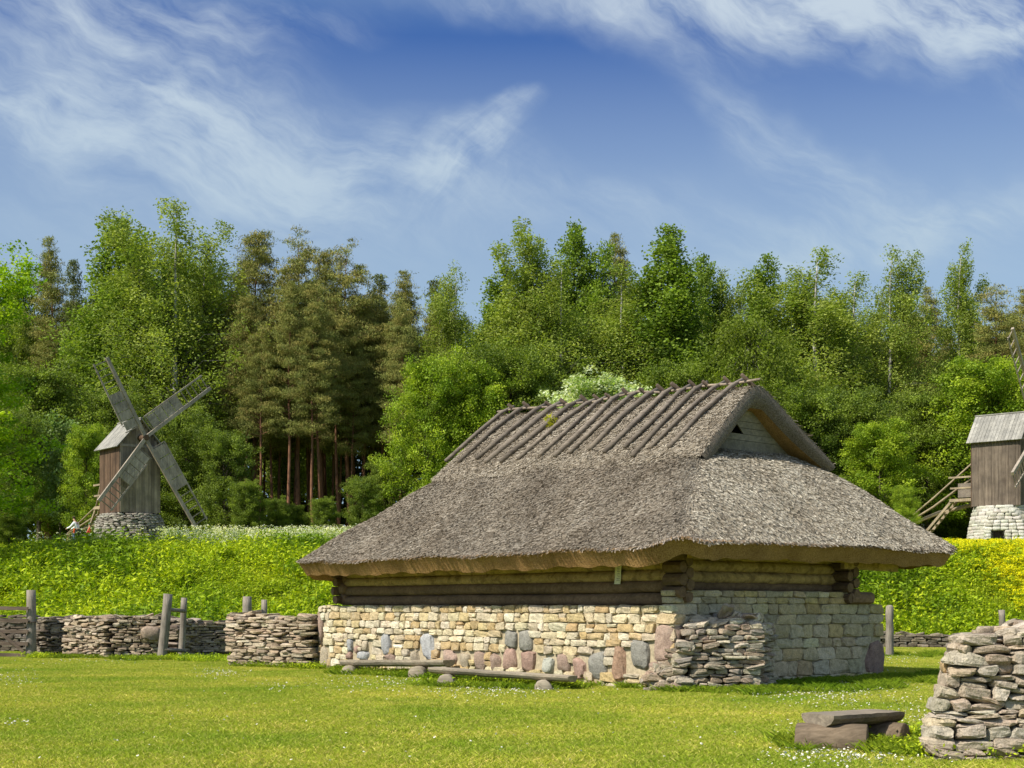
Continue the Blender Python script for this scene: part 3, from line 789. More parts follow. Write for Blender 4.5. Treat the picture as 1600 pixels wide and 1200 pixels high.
# ================================================================== POSTS, GATE
def post(name, label, px, d, ytop, w, lean=0, sink=.2, group=None, top='flat'):
    x = at(px, d); g = float(G(x, d)); zt = zz(ytop, d); mb = MB(); n = 7
    pts = [(x+lean*(i/n)+random.gauss(0, .006), d, g-sink+(zt-g+sink)*i/n) for i in range(n+1)]
    rad = [w/2*(1.08-.12*i/n)*random.uniform(.94, 1.06) for i in range(n+1)]
    if top == 'round': pts.append((x+lean, d, zt+w*.22)); rad.append(w*.25)
    mb.tube(pts, rad, 10, (1, 1, 1), .07)
    o = mb.build(name, M['post'], None, True, (x, d, g))
    return tag(o, label, 'post', group)
post('gate_post', 'tall pale grey post with a knot that carries the wooden gate', 49, 42.0, 922, .30)
post('fence_post', 'thick grey post standing just above the wall that butts the house', 386, 43.2, 932, .30)
post('fence_post', 'thin short post to the right of the thick one above the wall by the house', 413, 43.6, 937, .2)
post('fence_post', 'rounded mossy post standing on the grass just right of the house', 1390, 44.0, 948, .25, top='round')
post('fence_post', 'grey post rising behind the rough near wall at the right edge', 1565, 44.5, 953, .21)
st = thing('stile', 'pair of grey posts tied by two crossbars in a gap of the stone wall', 'stile', (at(268, 40.8), 40.8, 0))
for (px0, px1, yt, w, dd) in ((252, 262, 928, .27, 40.5), (283, 288, 934, .19, 41.3)):
    mb = MB(); n = 6; zt = zz(yt, dd)
    mb.tube([(at(px0+(px1-px0)*i/n, dd)+random.gauss(0, .005), dd, -.15+(zt+.15)*i/n) for i in range(n+1)], [w/2*(1.05-.1*i/n) for i in range(n+1)], 10, (1, 1, 1), .08)
    mb.build('post', M['post'], st, True)
for (y0, y1) in ((952, 955), (1015, 1017)):
    mb = MB(); mb.tube([(at(256, 40.45), 40.42, zz(y0, 40.4)), (at(290, 41.2), 41.15, zz(y1, 41.2))], .06, 8, (1, 1, 1), .1); mb.build('crossbar', M['post'], st, True)
gt = thing('wooden_gate', 'dark wooden field gate with four rails and a diagonal brace at the left edge', 'gate', (at(20, 41.9), 41.9, 0))
gy = 41.8
for y0 in (950, 969, 986, 1005, 1023):
    mb = MB(); mb.bar((at(-60, gy), gy+.02, zz(y0-1, gy)), (at(44, gy), gy, zz(y0+1, gy)), .07, .11); mb.build('rail', M['rail'], gt)
mb = MB(); mb.bar((at(41, gy), gy-.06, .1), (at(41, gy), gy-.06, zz(941, gy)), .10, .08); mb.build('stile_board', M['rail'], gt)
mb = MB(); mb.bar((at(-15, gy), gy-.07, zz(975, gy)), (at(38, gy), gy-.07, zz(1018, gy)), .05, .09); mb.build('brace', M['rail'], gt)
mb = MB(); mb.tube([(at(52+7*math.cos(q*PI/4), 42.0), 42.0-.18*math.sin(q*PI/4)-.02, zz(972, 42)) for q in range(9)], .018, 6, (.6, .6, .6)); mb.build('rope_loop', M['rail'], gt)

# ================================================================== BENCHES
def plank_bench(label, L0, R0, z0, z1, wid, th, sup, name='log_bench', dark=False):
    c = (np.array(L0)+np.array(R0))/2; t = thing(name, label, 'bench', (c[0], c[1], 0))
    r = random.Random(label); d = np.array(R0)-np.array(L0); L = np.linalg.norm(d); d /= L; nv = np.array([-d[1], d[0]])
    mat = M['benchdk'] if dark else M['bench']
    n = 12; k = 10; V = []; F = []
    for i in range(n+1):
        s = i/n; p = np.array(L0)+d*L*s; z = z0+(z1-z0)*s+r.gauss(0, .003)
        w = wid*(1+r.gauss(0, .008))*(1 if 0 < i < n else .97)
        sec = [(-w/2, 0), (-w/4, .006), (w/4, .004), (w/2, 0), (w*.495, -th*.28), (w*.42, -th*.62), (w*.24, -th*.92), (-w*.24, -th*.92), (-w*.42, -th*.62), (-w*.495, -th*.28)]
        if i in (0, n): sec = [(a*.98, b*.97) for a, b in sec]
        for (a, b) in sec: V.append((p[0]+nv[0]*a, p[1]+nv[1]*a, z+b+r.gauss(0, .0015)))
    for i in range(n):
        for j in range(k): F.append((i*k+j, (i+1)*k+j, (i+1)*k+(j+1) % k, i*k+(j+1) % k))
    F.append(tuple(range(k))); F.append(tuple(n*k+j for j in range(k-1, -1, -1)))
    mesh_obj('seat', V, F, M['bench2' if dark else 'bench'], t, None, False)
    for (s, ln, rad, ang, off) in sup:
        p = np.array(L0)+d*L*s+nv*off; a = math.atan2(nv[1], nv[0])+ang; e = np.array([math.cos(a), math.sin(a)])*ln/2
        zt = z0+(z1-z0)*s-th*.8; mb = MB()
        mb.tube([(p[0]+e[0]*q, p[1]+e[1]*q, zt-rad+.01) for q in (-1, -.97, -.5, 0, .5, .97, 1)], [rad*.93, rad, rad*1.03, rad, rad*1.02, rad, rad*.93], 14, (1, 1, 1), .05)
        mb.build('support_log', mat, t, True)
    return t
plank_bench('weathered plank bench, longest and nearest of the two along the house wall', (at(677, 27.3), 27.3), (at(895, 25.7), 25.7), .37, .275, .42, .13,
            [(.14, .7, .17, .45, -.16), (.82, .7, .17, .5, -.12)])
plank_bench('plank bench set against the wall boulders, left of and behind the long one', (at(540, 32.0), 32.0), (at(702, 30.0), 30.0), .33, .41, .45, .16,
            [(.1, .66, .17, .5, -.14), (.78, .7, .19, .5, -.2)])
plank_bench('short thick half log bench on low cross logs in the lawn near the right edge', (3.42, 15.05), (4.42, 15.78), .395, .385, .50, .15,
            [(.10, .78, .20, .62, -.10), (.80, .66, .19, .30, -.04)], dark=True)

# ================================================================== WINDMILLS
def arms_px(cx, cy, base, theta, tips, hz=6.45, hy=-2.12):
    # in-plane angle and length of each sail from where its tip is seen
    ct, st_ = math.cos(theta), math.sin(theta); hub = np.array([cx-st_*hy, cy+ct*hy, base+hz]); n = np.array([st_, -ct, 0]); res = []
    for (px, py) in tips:
        r = np.array([(px-800)/F_PX, 1, (HOR-py)/F_PX]); o = np.array([0, 0, EYE]); t = (hub-o)@n/(r@n); p = o+r*t-hub
        lx = p[0]*ct+p[1]*st_; lz = p[2]; res.append((math.degrees(math.atan2(-lx, lz)), math.hypot(lx, lz)))
    print('arms', [(round(a), round(b, 1)) for a, b in res], 'hub', 800+hub[0]/hub[1]*F_PX, HOR-(hub[2]-EYE)/hub[1]*F_PX); return res
def windmill(cx, cy, base, theta, label, white, arms, tag_name='windmill', phase=38):
    t = thing('windmill', label, 'windmill', (cx, cy, base))
    ct, s_t = math.cos(theta), math.sin(theta)
    def T(x, y, z): return np.array([cx+ct*x-s_t*y, cy+s_t*x+ct*y, base+z])
    AX = [[ct, s_t, 0], [-s_t, ct, 0], [0, 0, 1]]
    def lbox(mb, c, size, col=(1, 1, 1)): mb.box(T(*c), size, col=col, axes=AX)
    r = random.Random(label)
    hw, hd, z0, ze, zrg = 1.25, 1.42, 2.15, 6.1, 7.6
    # drum
    rg = np.random.default_rng(3 if white else 4)
    if not white:
        cen, siz, ax = [], [], []; z = -.8
        while z < 2.05:
            h = rg.uniform(.08, .16); rad = 2.0-max(0, z)*.13-(max(0, z-1.5)**2)*.9; n = int(2*PI*rad/.33)
            for i in range(n):
                a = 2*PI*(i+rg.random()*.4)/n; rr_ = rad+rg.normal()*.03
                p = T(rr_*math.cos(a), rr_*math.sin(a), z+h/2); cen.append(p); siz.append((rg.uniform(.28, .46), .4, h*1.02)); ax.append(frame((-math.sin(a+theta), math.cos(a+theta)), .09, 1, rg)[0])
            z += h*.95
        for i in range(90):
            a = rg.random()*2*PI; q = rg.uniform(0, 1.5); cen.append(T(q*math.cos(a), q*math.sin(a), 2.0+rg.uniform(-.05, .08))); siz.append((.4, .35, .12)); ax.append(frame((rg.normal(), rg.normal()), .1, 1, rg)[0])
        m = len(cen); V, F, C = stones(np.array(cen), np.array(siz), np.array(ax), pick([(.30, .28, .24), (.24, .22, .19), (.36, .34, .29)], m, rg), 4, 5, 5, .68, rg)
        mesh_obj('stone_drum', V, F, M['slab'], t, C, True)
        mb = MB(); mb.tube([T(0, 0, -.8), T(0, 0, 1.6), T(0, 0, 1.95)], [1.85, 1.65, 1.3], 24); mb.build('drum_core', M['dark'], t)
    else:
        prof = [(2.15, -.9), (2.1, 0), (2.0, .7), (1.85, 1.4), (1.7, 1.9), (1.55, 2.18), (.3, 2.2)]
        cen, siz, ax = [], [], []; z = -.8
        while z < 2.1:
            h = rg.uniform(.15, .24); rad = np.interp(z, [-1, 0, .7, 1.4, 2.2], [1.98, 1.92, 1.82, 1.68, 1.45]); nn = int(2*PI*rad/.48)
            for i in range(nn):
                a = 2*PI*(i+rg.random()*.3)/nn; cen.append(T(rad*math.cos(a), rad*math.sin(a), z+h/2)); siz.append((.54, .3, h*1.04)); ax.append(frame((-math.sin(a+theta), math.cos(a+theta)), .015, 1, rg)[0])
            z += h
        # bulging round-headed buttress on the side towards the lawn
        axd = np.array([math.cos(math.radians(-108)), math.sin(math.radians(-108))])
        z = -.8
        while z < 1.75:
            h = .2; wv = 1.1*math.sqrt(max(.02, 1-(max(z, .3)-.3)**2/1.55**2)); nn = max(2, int(2*wv/.36))
            for i in range(nn):
                u_ = -wv+2*wv*(i+.5)/nn; pr = 2.34+.18*(1-(u_/1.2)**2)-.2*max(0, z)
                if abs(u_+.35) < .22 and -.1 < z < .45: continue
                tx = np.array([-axd[1], axd[0]]); p = np.array([cx, cy])+axd*pr+tx*u_
                cen.append((p[0], p[1], base+z+h/2)); siz.append((2*wv/nn*1.04, .8, h*1.05)); ax.append(frame(tx, .015, 1, rg)[0])
            z += h
        m = len(cen); V, F, C = stones(np.array(cen), np.array(siz), np.array(ax), pick([(.56, .55, .48), (.50, .48, .41), (.60, .59, .53)], m, rg, .06), 4, 7, 3, .85, rg)
        mesh_obj('whitewashed_drum', V, F, M['lime'], t, C, True)
        mb = MB(); mb.tube([T(0, 0, -.9), T(0, 0, 2.12)], [1.85, 1.35], 24); mb.build('drum_core', M['mortar'], t)
        p = np.array([cx, cy])+axd*1.9+np.array([-axd[1], axd[0]])*(-.35)
        mb = MB(); mb.box((p[0], p[1], base+.25), (.5, .5, .6), math.atan2(axd[0], -axd[1])); mb.build('window', M['dark'], t)
    # body boards
    def planks(nm, p0, p1, z0, ztop, nrm, mat):
        mb = MB(); p0, p1 = np.array(p0, float), np.array(p1, float); L = np.linalg.norm(p1-p0); n = int(L/.19); d = (p1-p0)/L
        for i in range(n):
            s = (i+.5)/n; p = p0+(p1-p0)*s; zt = ztop(s); o_ = r.uniform(0, .02); c = r.uniform(.72, 1.25)
            w = L/n*.95; zb = z0-r.uniform(0, .06)
            a_, b_ = (w, .05) if abs(d[0]) > .5 else (.05, w)
            lbox(mb, (p[0]+nrm[0]*o_, p[1]+nrm[1]*o_, (zb+zt)/2), (a_, b_, zt-zb), (c, c, c))
        return mb.build(nm, mat, t)
    gab = lambda s: ze+(zrg-ze-.05)*(1-abs(2*s-1))
    planks('side_boarding', (-hw, hd-.03), (-hw, -hd+.03), z0, lambda s: ze, (-1, 0), M['mill_weathered'] if white else M['mill_brown'])
    planks('side_boarding', (hw, hd-.03), (hw, -hd+.03), z0, lambda s: ze, (1, 0), M['mill_brown'])
    planks('front_boarding', (-hw, -hd), (hw, -hd), z0, gab, (0, -1), M['mill_grey'] if not white else M['mill_weathered'])
    planks('rear_boarding', (-hw, hd), (hw, hd), z0, gab, (0, 1), M['mill_brown'])
    mb = MB(); lbox(mb, (0, 0, 2.25), (2*hw-.1, 2*hd-.1, .16)); mb.build('floor_frame', M['rail'], t)
    mb = MB(); lbox(mb, (0, -hd-.035, 6.02), (2*hw, .06, .14)); mb.build('eave_beam', M['sail_grey'], t)
    # roof
    for sx in (-1, 1):
        mb = MB(); n = 16
        for i in range(n):
            y = -hd-.22+(2*hd+.44)*(i+.5)/n; c = r.uniform(.8, 1.15)
            e0 = T(sx*(hw+.28), y, ze-.22); e1 = T(sx*.0, y, zrg+.03+(0 if sx < 0 else .0))
            mb.bar(e0, e1, (2*hd+.44)/n*.93, .045+r.uniform(0, .02), col=(c, c, c))
        mb.build('roof_slope', M['mill_roof'], t)
    mb = MB(); mb.bar(T(0, -hd-.24, zrg+.07), T(0, hd+.24, zrg+.07), .16, .06); mb.build('ridge_board', M['mill_roof'], t)
    # hub and sails
    hz, hy = 6.45, -2.12
    mb = MB(); mb.tube([T(0, -hd+.3, hz+.05), T(0, hy-.2, hz)], [.2, .17], 10); mb.build('wind_shaft', M['mill_brown'], t)
    def S(x, z, y=0.0): return T(x, hy+y, hz+z)
    for i, (ang, L) in enumerate(arms):
        a = math.radians(ang); du = np.array([-math.sin(a), math.cos(a)]); dn = np.array([-math.cos(a), -math.sin(a)])   # along the arm, and to its lattice side
        pp = lambda u, v, y=0.0: S(du[0]*u+dn[0]*v, du[1]*u+dn[1]*v, y)
        yo = .08 if i % 2 else -.08
        sp = MB(); sp.bar(pp(.0, 0, yo), pp(L, 0, yo), .19, .15, up=T(0, -1, 0)-T(0, 0, 0))
        so = sp.build('sail_stock', M['sail_grey'], t)
        W_ = .98
        mb = MB(); mb.bar(pp(.75 if L > 5 else 1.2, W_, yo+.03), pp(L-.03, W_*.92, yo+.03), .09, .06, up=T(0, -1, 0)-T(0, 0, 0)); mb.build('sail_rail', M['sail_grey'], so)
        mb = MB(); n = 11
        for k in range(n+1):
            u = .75+(L-.9)*k/n
            mb.bar(pp(u, -.04, yo+.04), pp(u, W_+.02, yo+.04), .05, .045, up=T(0, -1, 0)-T(0, 0, 0), col=(.75, .75, .75))
        mb.build('sail_rungs', M['sail_grey'], so)
        if not white:
            mb = MB(); u1 = .75+(L-.9)*.55; nb = 5; cells = 4
            for c_ in range(cells):
                ua = .8+(u1-.8)*c_/cells+.02; ub = .8+(u1-.8)*(c_+1)/cells-.02
                for b_ in range(nb):
                    v = .12+(W_-.2)*(b_+.5)/nb; cc_ = r.uniform(.85, 1.12)
                    mb.bar(pp(ua, v, yo-.01), pp(ub, v, yo-.01), (W_-.2)/nb*.95, .02, up=T(0, -1, 0)-T(0, 0, 0), col=(cc_,)*3)
            mb.build('sail_boards', M['sail_grey'], so)
    # tail pole with braces, stair
    end = (.25, 10.6, 1.25) if not white else (.25, 7.0, .9)
    e1 = end[1]
    mb = MB(); mb.tube([T(.1, 1.0, 2.5), T(.2, 4, 1.95), T(*end)], [.13, .12, .09], 8, (1, 1, 1), .08); mb.build('tail_pole', M['tan_wood'], t, True)
    mb = MB(); mb.tube([T(-1.0, 1.45, 4.75), T(-.3, 4.2, 2.8), T(*end)], [.055, .06, .05], 7); mb.build('tail_brace', M['tan_wood'], t, True)
    mb = MB(); mb.tube([T(-.9, 1.45, 3.9), T(-.2, 4.2, 2.3), T(*end)], [.06, .07, .06], 7); mb.build('tail_brace', M['tan_wood'], t, True)
    mb = MB()
    mb.bar(T(.2, e1-1, 1.35), T(-.35, e1-.9, -.4), .09, .09); mb.bar(T(.2, e1-1, 1.35), T(.8, e1-.9, -.4), .09, .09); mb.build('tail_trestle', M['tan_wood'], t)
    stt = MB()
    for sx in (-.95, -.2): stt.bar(T(sx, 2.7, 2.6), T(sx, 5.2, -.2), .09, .14)
    stt_o = stt.build('stair', M['tan_wood'], t)
    mb = MB()
    for k in range(9):
        f = (k+.5)/9; mb.bar(T(-.97, 2.7+2.5*f, 2.6-2.8*f), T(-.18, 2.7+2.5*f, 2.6-2.8*f), .22, .045)
    mb.build('treads', M['tan_wood'], stt_o)
    mb = MB(); mb.bar(T(-1.0, 1.42, 2.55), T(-1.0, 2.85, 2.55), .12, .12); mb.bar(T(-.1, 1.42, 2.55), T(-.1, 2.85, 2.55), .12, .12)
    mb.box(T(-.55, 2.13, 2.64), (.95, 1.42, .05), axes=AX); mb.build('landing', M['tan_wood'], t)
    for (q0, q1, nm) in (((-1.0, 2.85, .0), (-1.0, 2.85, 3.9), 'landing_post'), ((-.1, 2.85, .0), (-.1, 2.85, 3.9), 'landing_post'), ((-1.0, 1.4, 3.95), (-1.0, 2.9, 3.95), 'landing_rail'), ((-1.0, 1.4, 3.3), (-1.0, 2.8, 3.3), 'landing_rail')):
        mb = MB(); mb.bar(T(*q0), T(*q1), .1, .1); mb.build(nm, M['tan_wood'], t)
    if white:
        mb = MB(); mb.box(T(-1.0, 1.9, 3.15), (.04, .85, .85), axes=AX); mb.build('landing_panel', M['pole'], t)
    return t
gm = float(G(-22.9, 80))
windmill(at(203, 80), 80, 5.0, math.radians(40), 'whole wooden windmill with four sails on a round dry stone drum at the left', False, arms_px(at(203, 80), 80, 5.0, math.radians(40), [(166, 559), (330, 606), (153, 783), (307, 824)]))
windmill(at(1567, 80), 80, 5.42, math.radians(50), 'wooden windmill on a whitewashed drum, cut off by the right edge of the view', True, [(41, 7.0), (-50, 6.0), (220, 6.0), (124, 5.0)])

# ================================================================== PEOPLE by the left windmill
def skin_obj(name, verts, edges, rad, mat, parent, root=0, sub=1):
    og = ORG[parent.name]; me = bpy.data.meshes.new(name)
    me.from_pydata([tuple(np.array(v)-og) for v in verts], edges, []); me.materials.append(mat)
    o = bpy.data.objects.new(name, me); COL.objects.link(o); o.parent = parent; ORG[o.name] = og
    sk = o.modifiers.new('skin', 'SKIN'); sk.use_smooth_shade = True
    for i, rr_ in enumerate(rad):
        q = me.skin_vertices[0].data[i]; q.radius = (rr_, rr_) if not isinstance(rr_, tuple) else rr_; q.use_root = (i == root)
    ms = o.modifiers.new('sub', 'SUBSURF'); ms.levels = sub; ms.render_levels = sub
    return o
skin_m = mat_flat('skin', (.50, .30, .2), .7, 30, .05)
def person(px, d, h, face, lean, reach, shirt, trousers, hair, label, arm_up=.25):
    x = at(px, d); g = float(G(x, d)); t = thing('person', label, 'person', (x, d, g)); s = h/1.75
    f = np.array([math.cos(face), math.sin(face), 0]); sd = np.array([-f[1], f[0], 0]); up = np.array([0, 0, 1.])
    B = np.array([x, d, g])
    def P_(fw, side, z):
        k = max(0, z-.95); return B+(f*(fw+k*lean)+sd*side+up*(z if z < .95 else .95+k*math.sqrt(max(.1, 1-lean**2))))*s
    J = {'pel': P_(0, 0, .95), 'waist': P_(0, 0, 1.08), 'chest': P_(.01, 0, 1.32), 'neck': P_(0, 0, 1.48), 'head0': P_(.01, 0, 1.57), 'head1': P_(.02, 0, 1.70),
         'shL': P_(0, .18, 1.41), 'shR': P_(0, -.18, 1.41)}
    def arm(side, r_):
        sh = J['shL'] if side > 0 else J['shR']; el = sh+(f*.10*(1+r_)+sd*side*.06-up*.25)*s; wr = el+(f*.22*r_+f*.05-up*(.2-.12*r_)+sd*side*-.03)*s; ha = wr+(f*.07*max(.3, r_)-up*.05)*s
        return [el, wr, ha]
    aL, aR = arm(1, reach), arm(-1, reach*.8)
    def leg(side, st):
        hp = P_(0, side*.09, .90); kn = P_(.05+st*.5, side*.10, .5); an = P_(st, side*.11, .08); to = P_(st+.16, side*.12, .03); return [hp, kn, an, to]
    lL, lR = leg(1, .08), leg(-1, -.06)
    v = [J['pel'], J['waist'], J['chest'], J['neck'], J['head0'], J['head1'], J['shL'], *aL, J['shR'], *aR, *lL, *lR]
    e = [(0, 1), (1, 2), (2, 3), (3, 4), (4, 5), (2, 6), (6, 7), (7, 8), (8, 9), (2, 10), (10, 11), (11, 12), (12, 13), (0, 14), (14, 15), (15, 16), (16, 17), (0, 18), (18, 19), (19, 20), (20, 21)]
    rd = [.12, .11, .13, .05, .07, .085, .06, .042, .03, .035, .06, .042, .03, .035, .085, .06, .04, .04, .085, .06, .04, .04]
    skin_obj('body', v, e, [q*s for q in rd], skin_m, t)
    skin_obj('shirt', [J['pel']+up*.03*s, J['waist'], J['chest'], J['shL'], aL[0], aL[1], J['shR'], aR[0], aR[1]], [(0, 1), (1, 2), (2, 3), (3, 4), (4, 5), (2, 6), (6, 7), (7, 8)],
             [q*s for q in (.145, .135, .155, .085, .062, .05, .085, .062, .05)], shirt, t)
    skin_obj('trousers', [J['pel'], lL[0], lL[1], lL[2], lR[0], lR[1], lR[2]], [(0, 1), (1, 2), (2, 3), (0, 4), (4, 5), (5, 6)], [q*s for q in (.14, .10, .078, .06, .10, .078, .06)], trousers, t)
    hd = J['head1']; mb = MB(); TT, FF = TM[4]; K = TT/np.linalg.norm(TT, axis=1)[:, None]*.105*s; K[:, 2] = K[:, 2]*.75+.04*s
    mb.add(K+hd-f*.02*s, [tuple(q) for q in FF]); mb.build('hair', hair, t, True)
    return t
cm = lambda n, c: mat_flat(n, c, .9, 12, .1)
person(122, 78.2, 1.74, PI*.95, .35, .9, cm('white_cloth', (.75, .77, .82)), cm('dark_cloth', (.05, .055, .07)), cm('dark_hair', (.05, .035, .025)), 'adult in white long sleeved shirt leaning forward beside the windmill stair')
person(141.5, 77.6, 1.32, PI*1.1, .1, .3, cm('red_cloth', (.50, .02, .035)), cm('pale_blue_cloth', (.35, .45, .55)), cm('green_cap', (.12, .2, .13)), 'child in a red top standing right of the adult in white')
person(116.5, 79.2, 1.42, -.2, .2, .4, cm('orange_cloth', (.62, .09, .03)), cm('blue_cloth', (.12, .18, .32)), cm('red_cap', (.6, .08, .04)), 'child in orange red clothes half hidden on the left of the adult in white')
# ================================================================== TREES
def leaf_quads(P, size, asp, r, up=.4, hang=0.0, bend=False):
    m = len(P); n = r.normal(size=(m, 3)); n[:, 2] = np.abs(n[:, 2])*.6+up; n /= np.linalg.norm(n, axis=1)[:, None]
    t = r.normal(size=(m, 3)); t[:, 2] -= hang; t -= (t*n).sum(1)[:, None]*n; t /= np.linalg.norm(t, axis=1)[:, None]
    b = np.cross(n, t); s = (size*r.uniform(.65, 1.35, m))[:, None]
    V = np.stack([P-t*s, P-b*s*asp, P+t*s, P+b*s*asp], 1).reshape(-1, 3)
    return V, np.arange(4*m).reshape(m, 4)
def make_tree(kind, seed, H, R, base, nl, ncl, nlf, lsz, asp, sig, cols, barkm, matl, trunk_r, prof, rise, droop=0, up=.4, hang=0, leaders=1, name='tree', barkc=(1, 1, 1), inner=.35):
    r = np.random.default_rng(seed); rr_ = random.Random(seed)
    t = bpy.data.objects.new(name, None); COL.objects.link(t); ORG[t.name] = np.zeros(3)
    wb = MB(); kx = r.normal(size=2)*H*.012
    LO = [np.zeros(2)]+[r.normal(size=2)*R*.30 for _ in range(leaders-1)]; LH = [1.0]+[r.uniform(.78, .97) for _ in range(leaders-1)]
    trunk = lambda h: np.array([kx[0]*math.sin(h/H*3)+.1*math.sin(h*.5+seed), kx[1]*math.sin(h/H*2.3), h])
    n = 12; wb.tube([trunk(H*.97*i/n)-np.array([0, 0, .6 if i == 0 else 0]) for i in range(n+1)], [trunk_r*(1-.93*(i/n)**1.1)*(1.25 if i == 0 else 1) for i in range(n+1)], 8, barkc, .05, rng=rr_)
    lobes = [(r.uniform(0, 2*PI), r.uniform(base*1.0, H), r.uniform(.6, 1.3)) for _ in range(9)]
    PP, CC = [], []
    ctop = H*base
    for i in range(nl):
        f = (i+r.random())/nl; f = f**.92; h = ctop+(H-ctop)*f
        a = i*2.399+r.normal()*.5
        lob = 1+.0*f
        for (la, lh, ls) in lobes:
            da = math.cos(a-la); dh = math.exp(-((h-lh)/(H*.09))**2); lob += (ls-.95)*max(0, da)*dh*1.8
        rad = R*prof(f)*max(.35, lob)*r.uniform(.78, 1.12)+.15
        kk = i % leaders; ff = (h-ctop)/(H-ctop); h = ctop+(h-ctop)*LH[kk]
        if leaders > 1: rad *= 1-.25*ff
        p0 = trunk(h)+np.r_[LO[kk]*max(0, ff-.15)**1.1*1.5, 0]; d = np.array([math.cos(a), math.sin(a), 0]); zr_ = rise(f)*rad
        p1 = p0+d*rad*.5+np.array([0, 0, zr_*.6]); p2 = p0+d*rad+np.array([0, 0, zr_-droop*rad])
        if rad > .8: wb.tube([p0, p1, p0+(p2-p0)*.9], [max(.025, trunk_r*.24*(1-f*.75)), max(.016, trunk_r*.12*(1-f*.7)), .006], 4, tuple(q*(.35 if 'birch' in barkm else .8) for q in barkc), rng=rr_)
        for c in range(ncl):
            u = (inner+(1.02-inner)*(c+r.random())/ncl); pc = (p0*(1-u)**2+2*p1*u*(1-u)+p2*u*u)
            pc = pc+r.normal(size=3)*np.array([.25, .25, .18])*R*.28
            k = max(3, int(nlf*r.uniform(.5, 1.4)*(.35+.75*min(1, rad/R*1.6))))
            sg = np.array(sig)*r.uniform(.6, 1.2)*(.55+.5*min(1, rad/R*1.3))
            q = r.normal(size=(k, 3)); q = q/np.linalg.norm(q, axis=1)[:, None]*(r.random(k)**.45)[:, None]*1.7
            q[:, 2] -= droop*.5*np.abs(q[:, 2])
            PP.append(pc+q*sg); c0 = np.array(cols[r.integers(0, len(cols))])*r.uniform(.78, 1.22)
            CC.append(np.tile(c0, (k, 1))*(1+r.normal(size=(k, 1))*.11))
    Pn = np.vstack(PP); Cn = np.clip(np.vstack(CC), .004, 1)
    V, F = leaf_quads(Pn, lsz, asp, r, up, hang)
    tr = wb.build('trunk', M[barkm], t, True)
    mesh_obj('crown', V, F, M[matl], t, np.repeat(Cn, 4, 0))
    t['H'] = float(np.percentile(Pn[:, 2], 99.7))
    return t
pb_ = lambda f: (1-f)**.8*(.5+1.0*min(1, f*3.0))*(1.0) if f < 1 else 0
BC = [(.235, .31, .045), (.28, .35, .055), (.19, .265, .045), (.32, .375, .075)]
AC = [(.19, .28, .035), (.23, .33, .04), (.155, .235, .035)]
PC = [(.22, .235, .055), (.25, .25, .06), (.19, .215, .055), (.27, .24, .065)]
MC = [(.27, .38, .028), (.37, .47, .04), (.19, .285, .028)]
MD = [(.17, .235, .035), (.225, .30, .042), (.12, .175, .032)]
birch = [make_tree('birch', 100+i, 26, R_, .22, 125, 6, 62, .088, .5, (.46, .46, .80), BC, 'bark_birch', 'leaf', .24, pb_, lambda f: .75+.5*f, .35, .25, .6, leaders=5, name='birch_tree', inner=.2) for i, R_ in enumerate((3.9, 3.3, 3.0, 4.3))]
aspen = [make_tree('aspen', 120+i, 25, R_, .3, 125, 6, 56, .095, .75, (.55, .55, .55), AC, 'bark_dark', 'leaf', .24, pb_, lambda f: .9+.3*f, 0, .4, .1, leaders=4, name='aspen_tree') for i, R_ in enumerate((3.2, 2.7))]
pp_ = lambda f: (1-f)**.9*(.55+.7*min(1, f*2.5))+.05
pine = [make_tree('pine', 140+i, 25, R_, bs, 90, 6, 76, .12, .2, (.58, .58, .2), PC, 'bark_pine', 'needle', .24, pp_, lambda f: .18+.55*f, 0, .15, -.9, leaders=(1, 2, 3)[i], name='pine_tree', inner=.4) for i, (R_, bs) in enumerate(((3.7, .46), (3.1, .42), (4.2, .5)))]
spruce = [make_tree('spruce', 160, 20, 2.4, .12, 110, 4, 34, .14, .2, (.42, .42, .2), [(.10, .13, .04), (.14, .16, .05)], 'bark_dark', 'needle', .2, lambda f: (1-f)**.95+.03, lambda f: .1+.5*f, 0, .1, -.8, name='pine_tree', inner=.3)]
pm_ = lambda f: math.sqrt(max(.03, 1-(f*1.35-.42)**2))*.98 if f < .97 else .25
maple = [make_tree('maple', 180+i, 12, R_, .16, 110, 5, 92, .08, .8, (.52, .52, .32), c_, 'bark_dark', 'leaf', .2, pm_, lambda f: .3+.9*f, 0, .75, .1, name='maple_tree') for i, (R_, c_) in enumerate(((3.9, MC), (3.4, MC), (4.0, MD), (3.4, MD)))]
willow = [make_tree('weeping', 190, 15, 3.9, .15, 110, 5, 44, .12, .45, (.42, .42, .95), [(.17, .225, .022), (.14, .195, .02)], 'bark_birch', 'leaf', .18, pm_, lambda f: .8+.5*f, .8, .2, 1.2, name='weeping_birch_tree')]
pale = [make_tree('pale', 195, 9, 2.2, .2, 60, 4, 34, .12, .6, (.4, .4, .4), [(.22, .30, .11), (.17, .26, .07)], 'bark_dark', 'leaf', .1, pm_, lambda f: .6+.6*f, 0, .4, .1, name='young_tree')]
PROTO = {'b0': birch[0], 'b1': birch[1], 'b2': birch[2], 'b3': birch[3], 'a0': aspen[0], 'a1': aspen[1], 'p0': pine[0], 'p1': pine[1], 'p2': pine[2], 's0': spruce[0],
         'm0': maple[0], 'm1': maple[1], 'd0': maple[2], 'd1': maple[3], 'w0': willow[0], 'y0': pale[0]}
used = set()
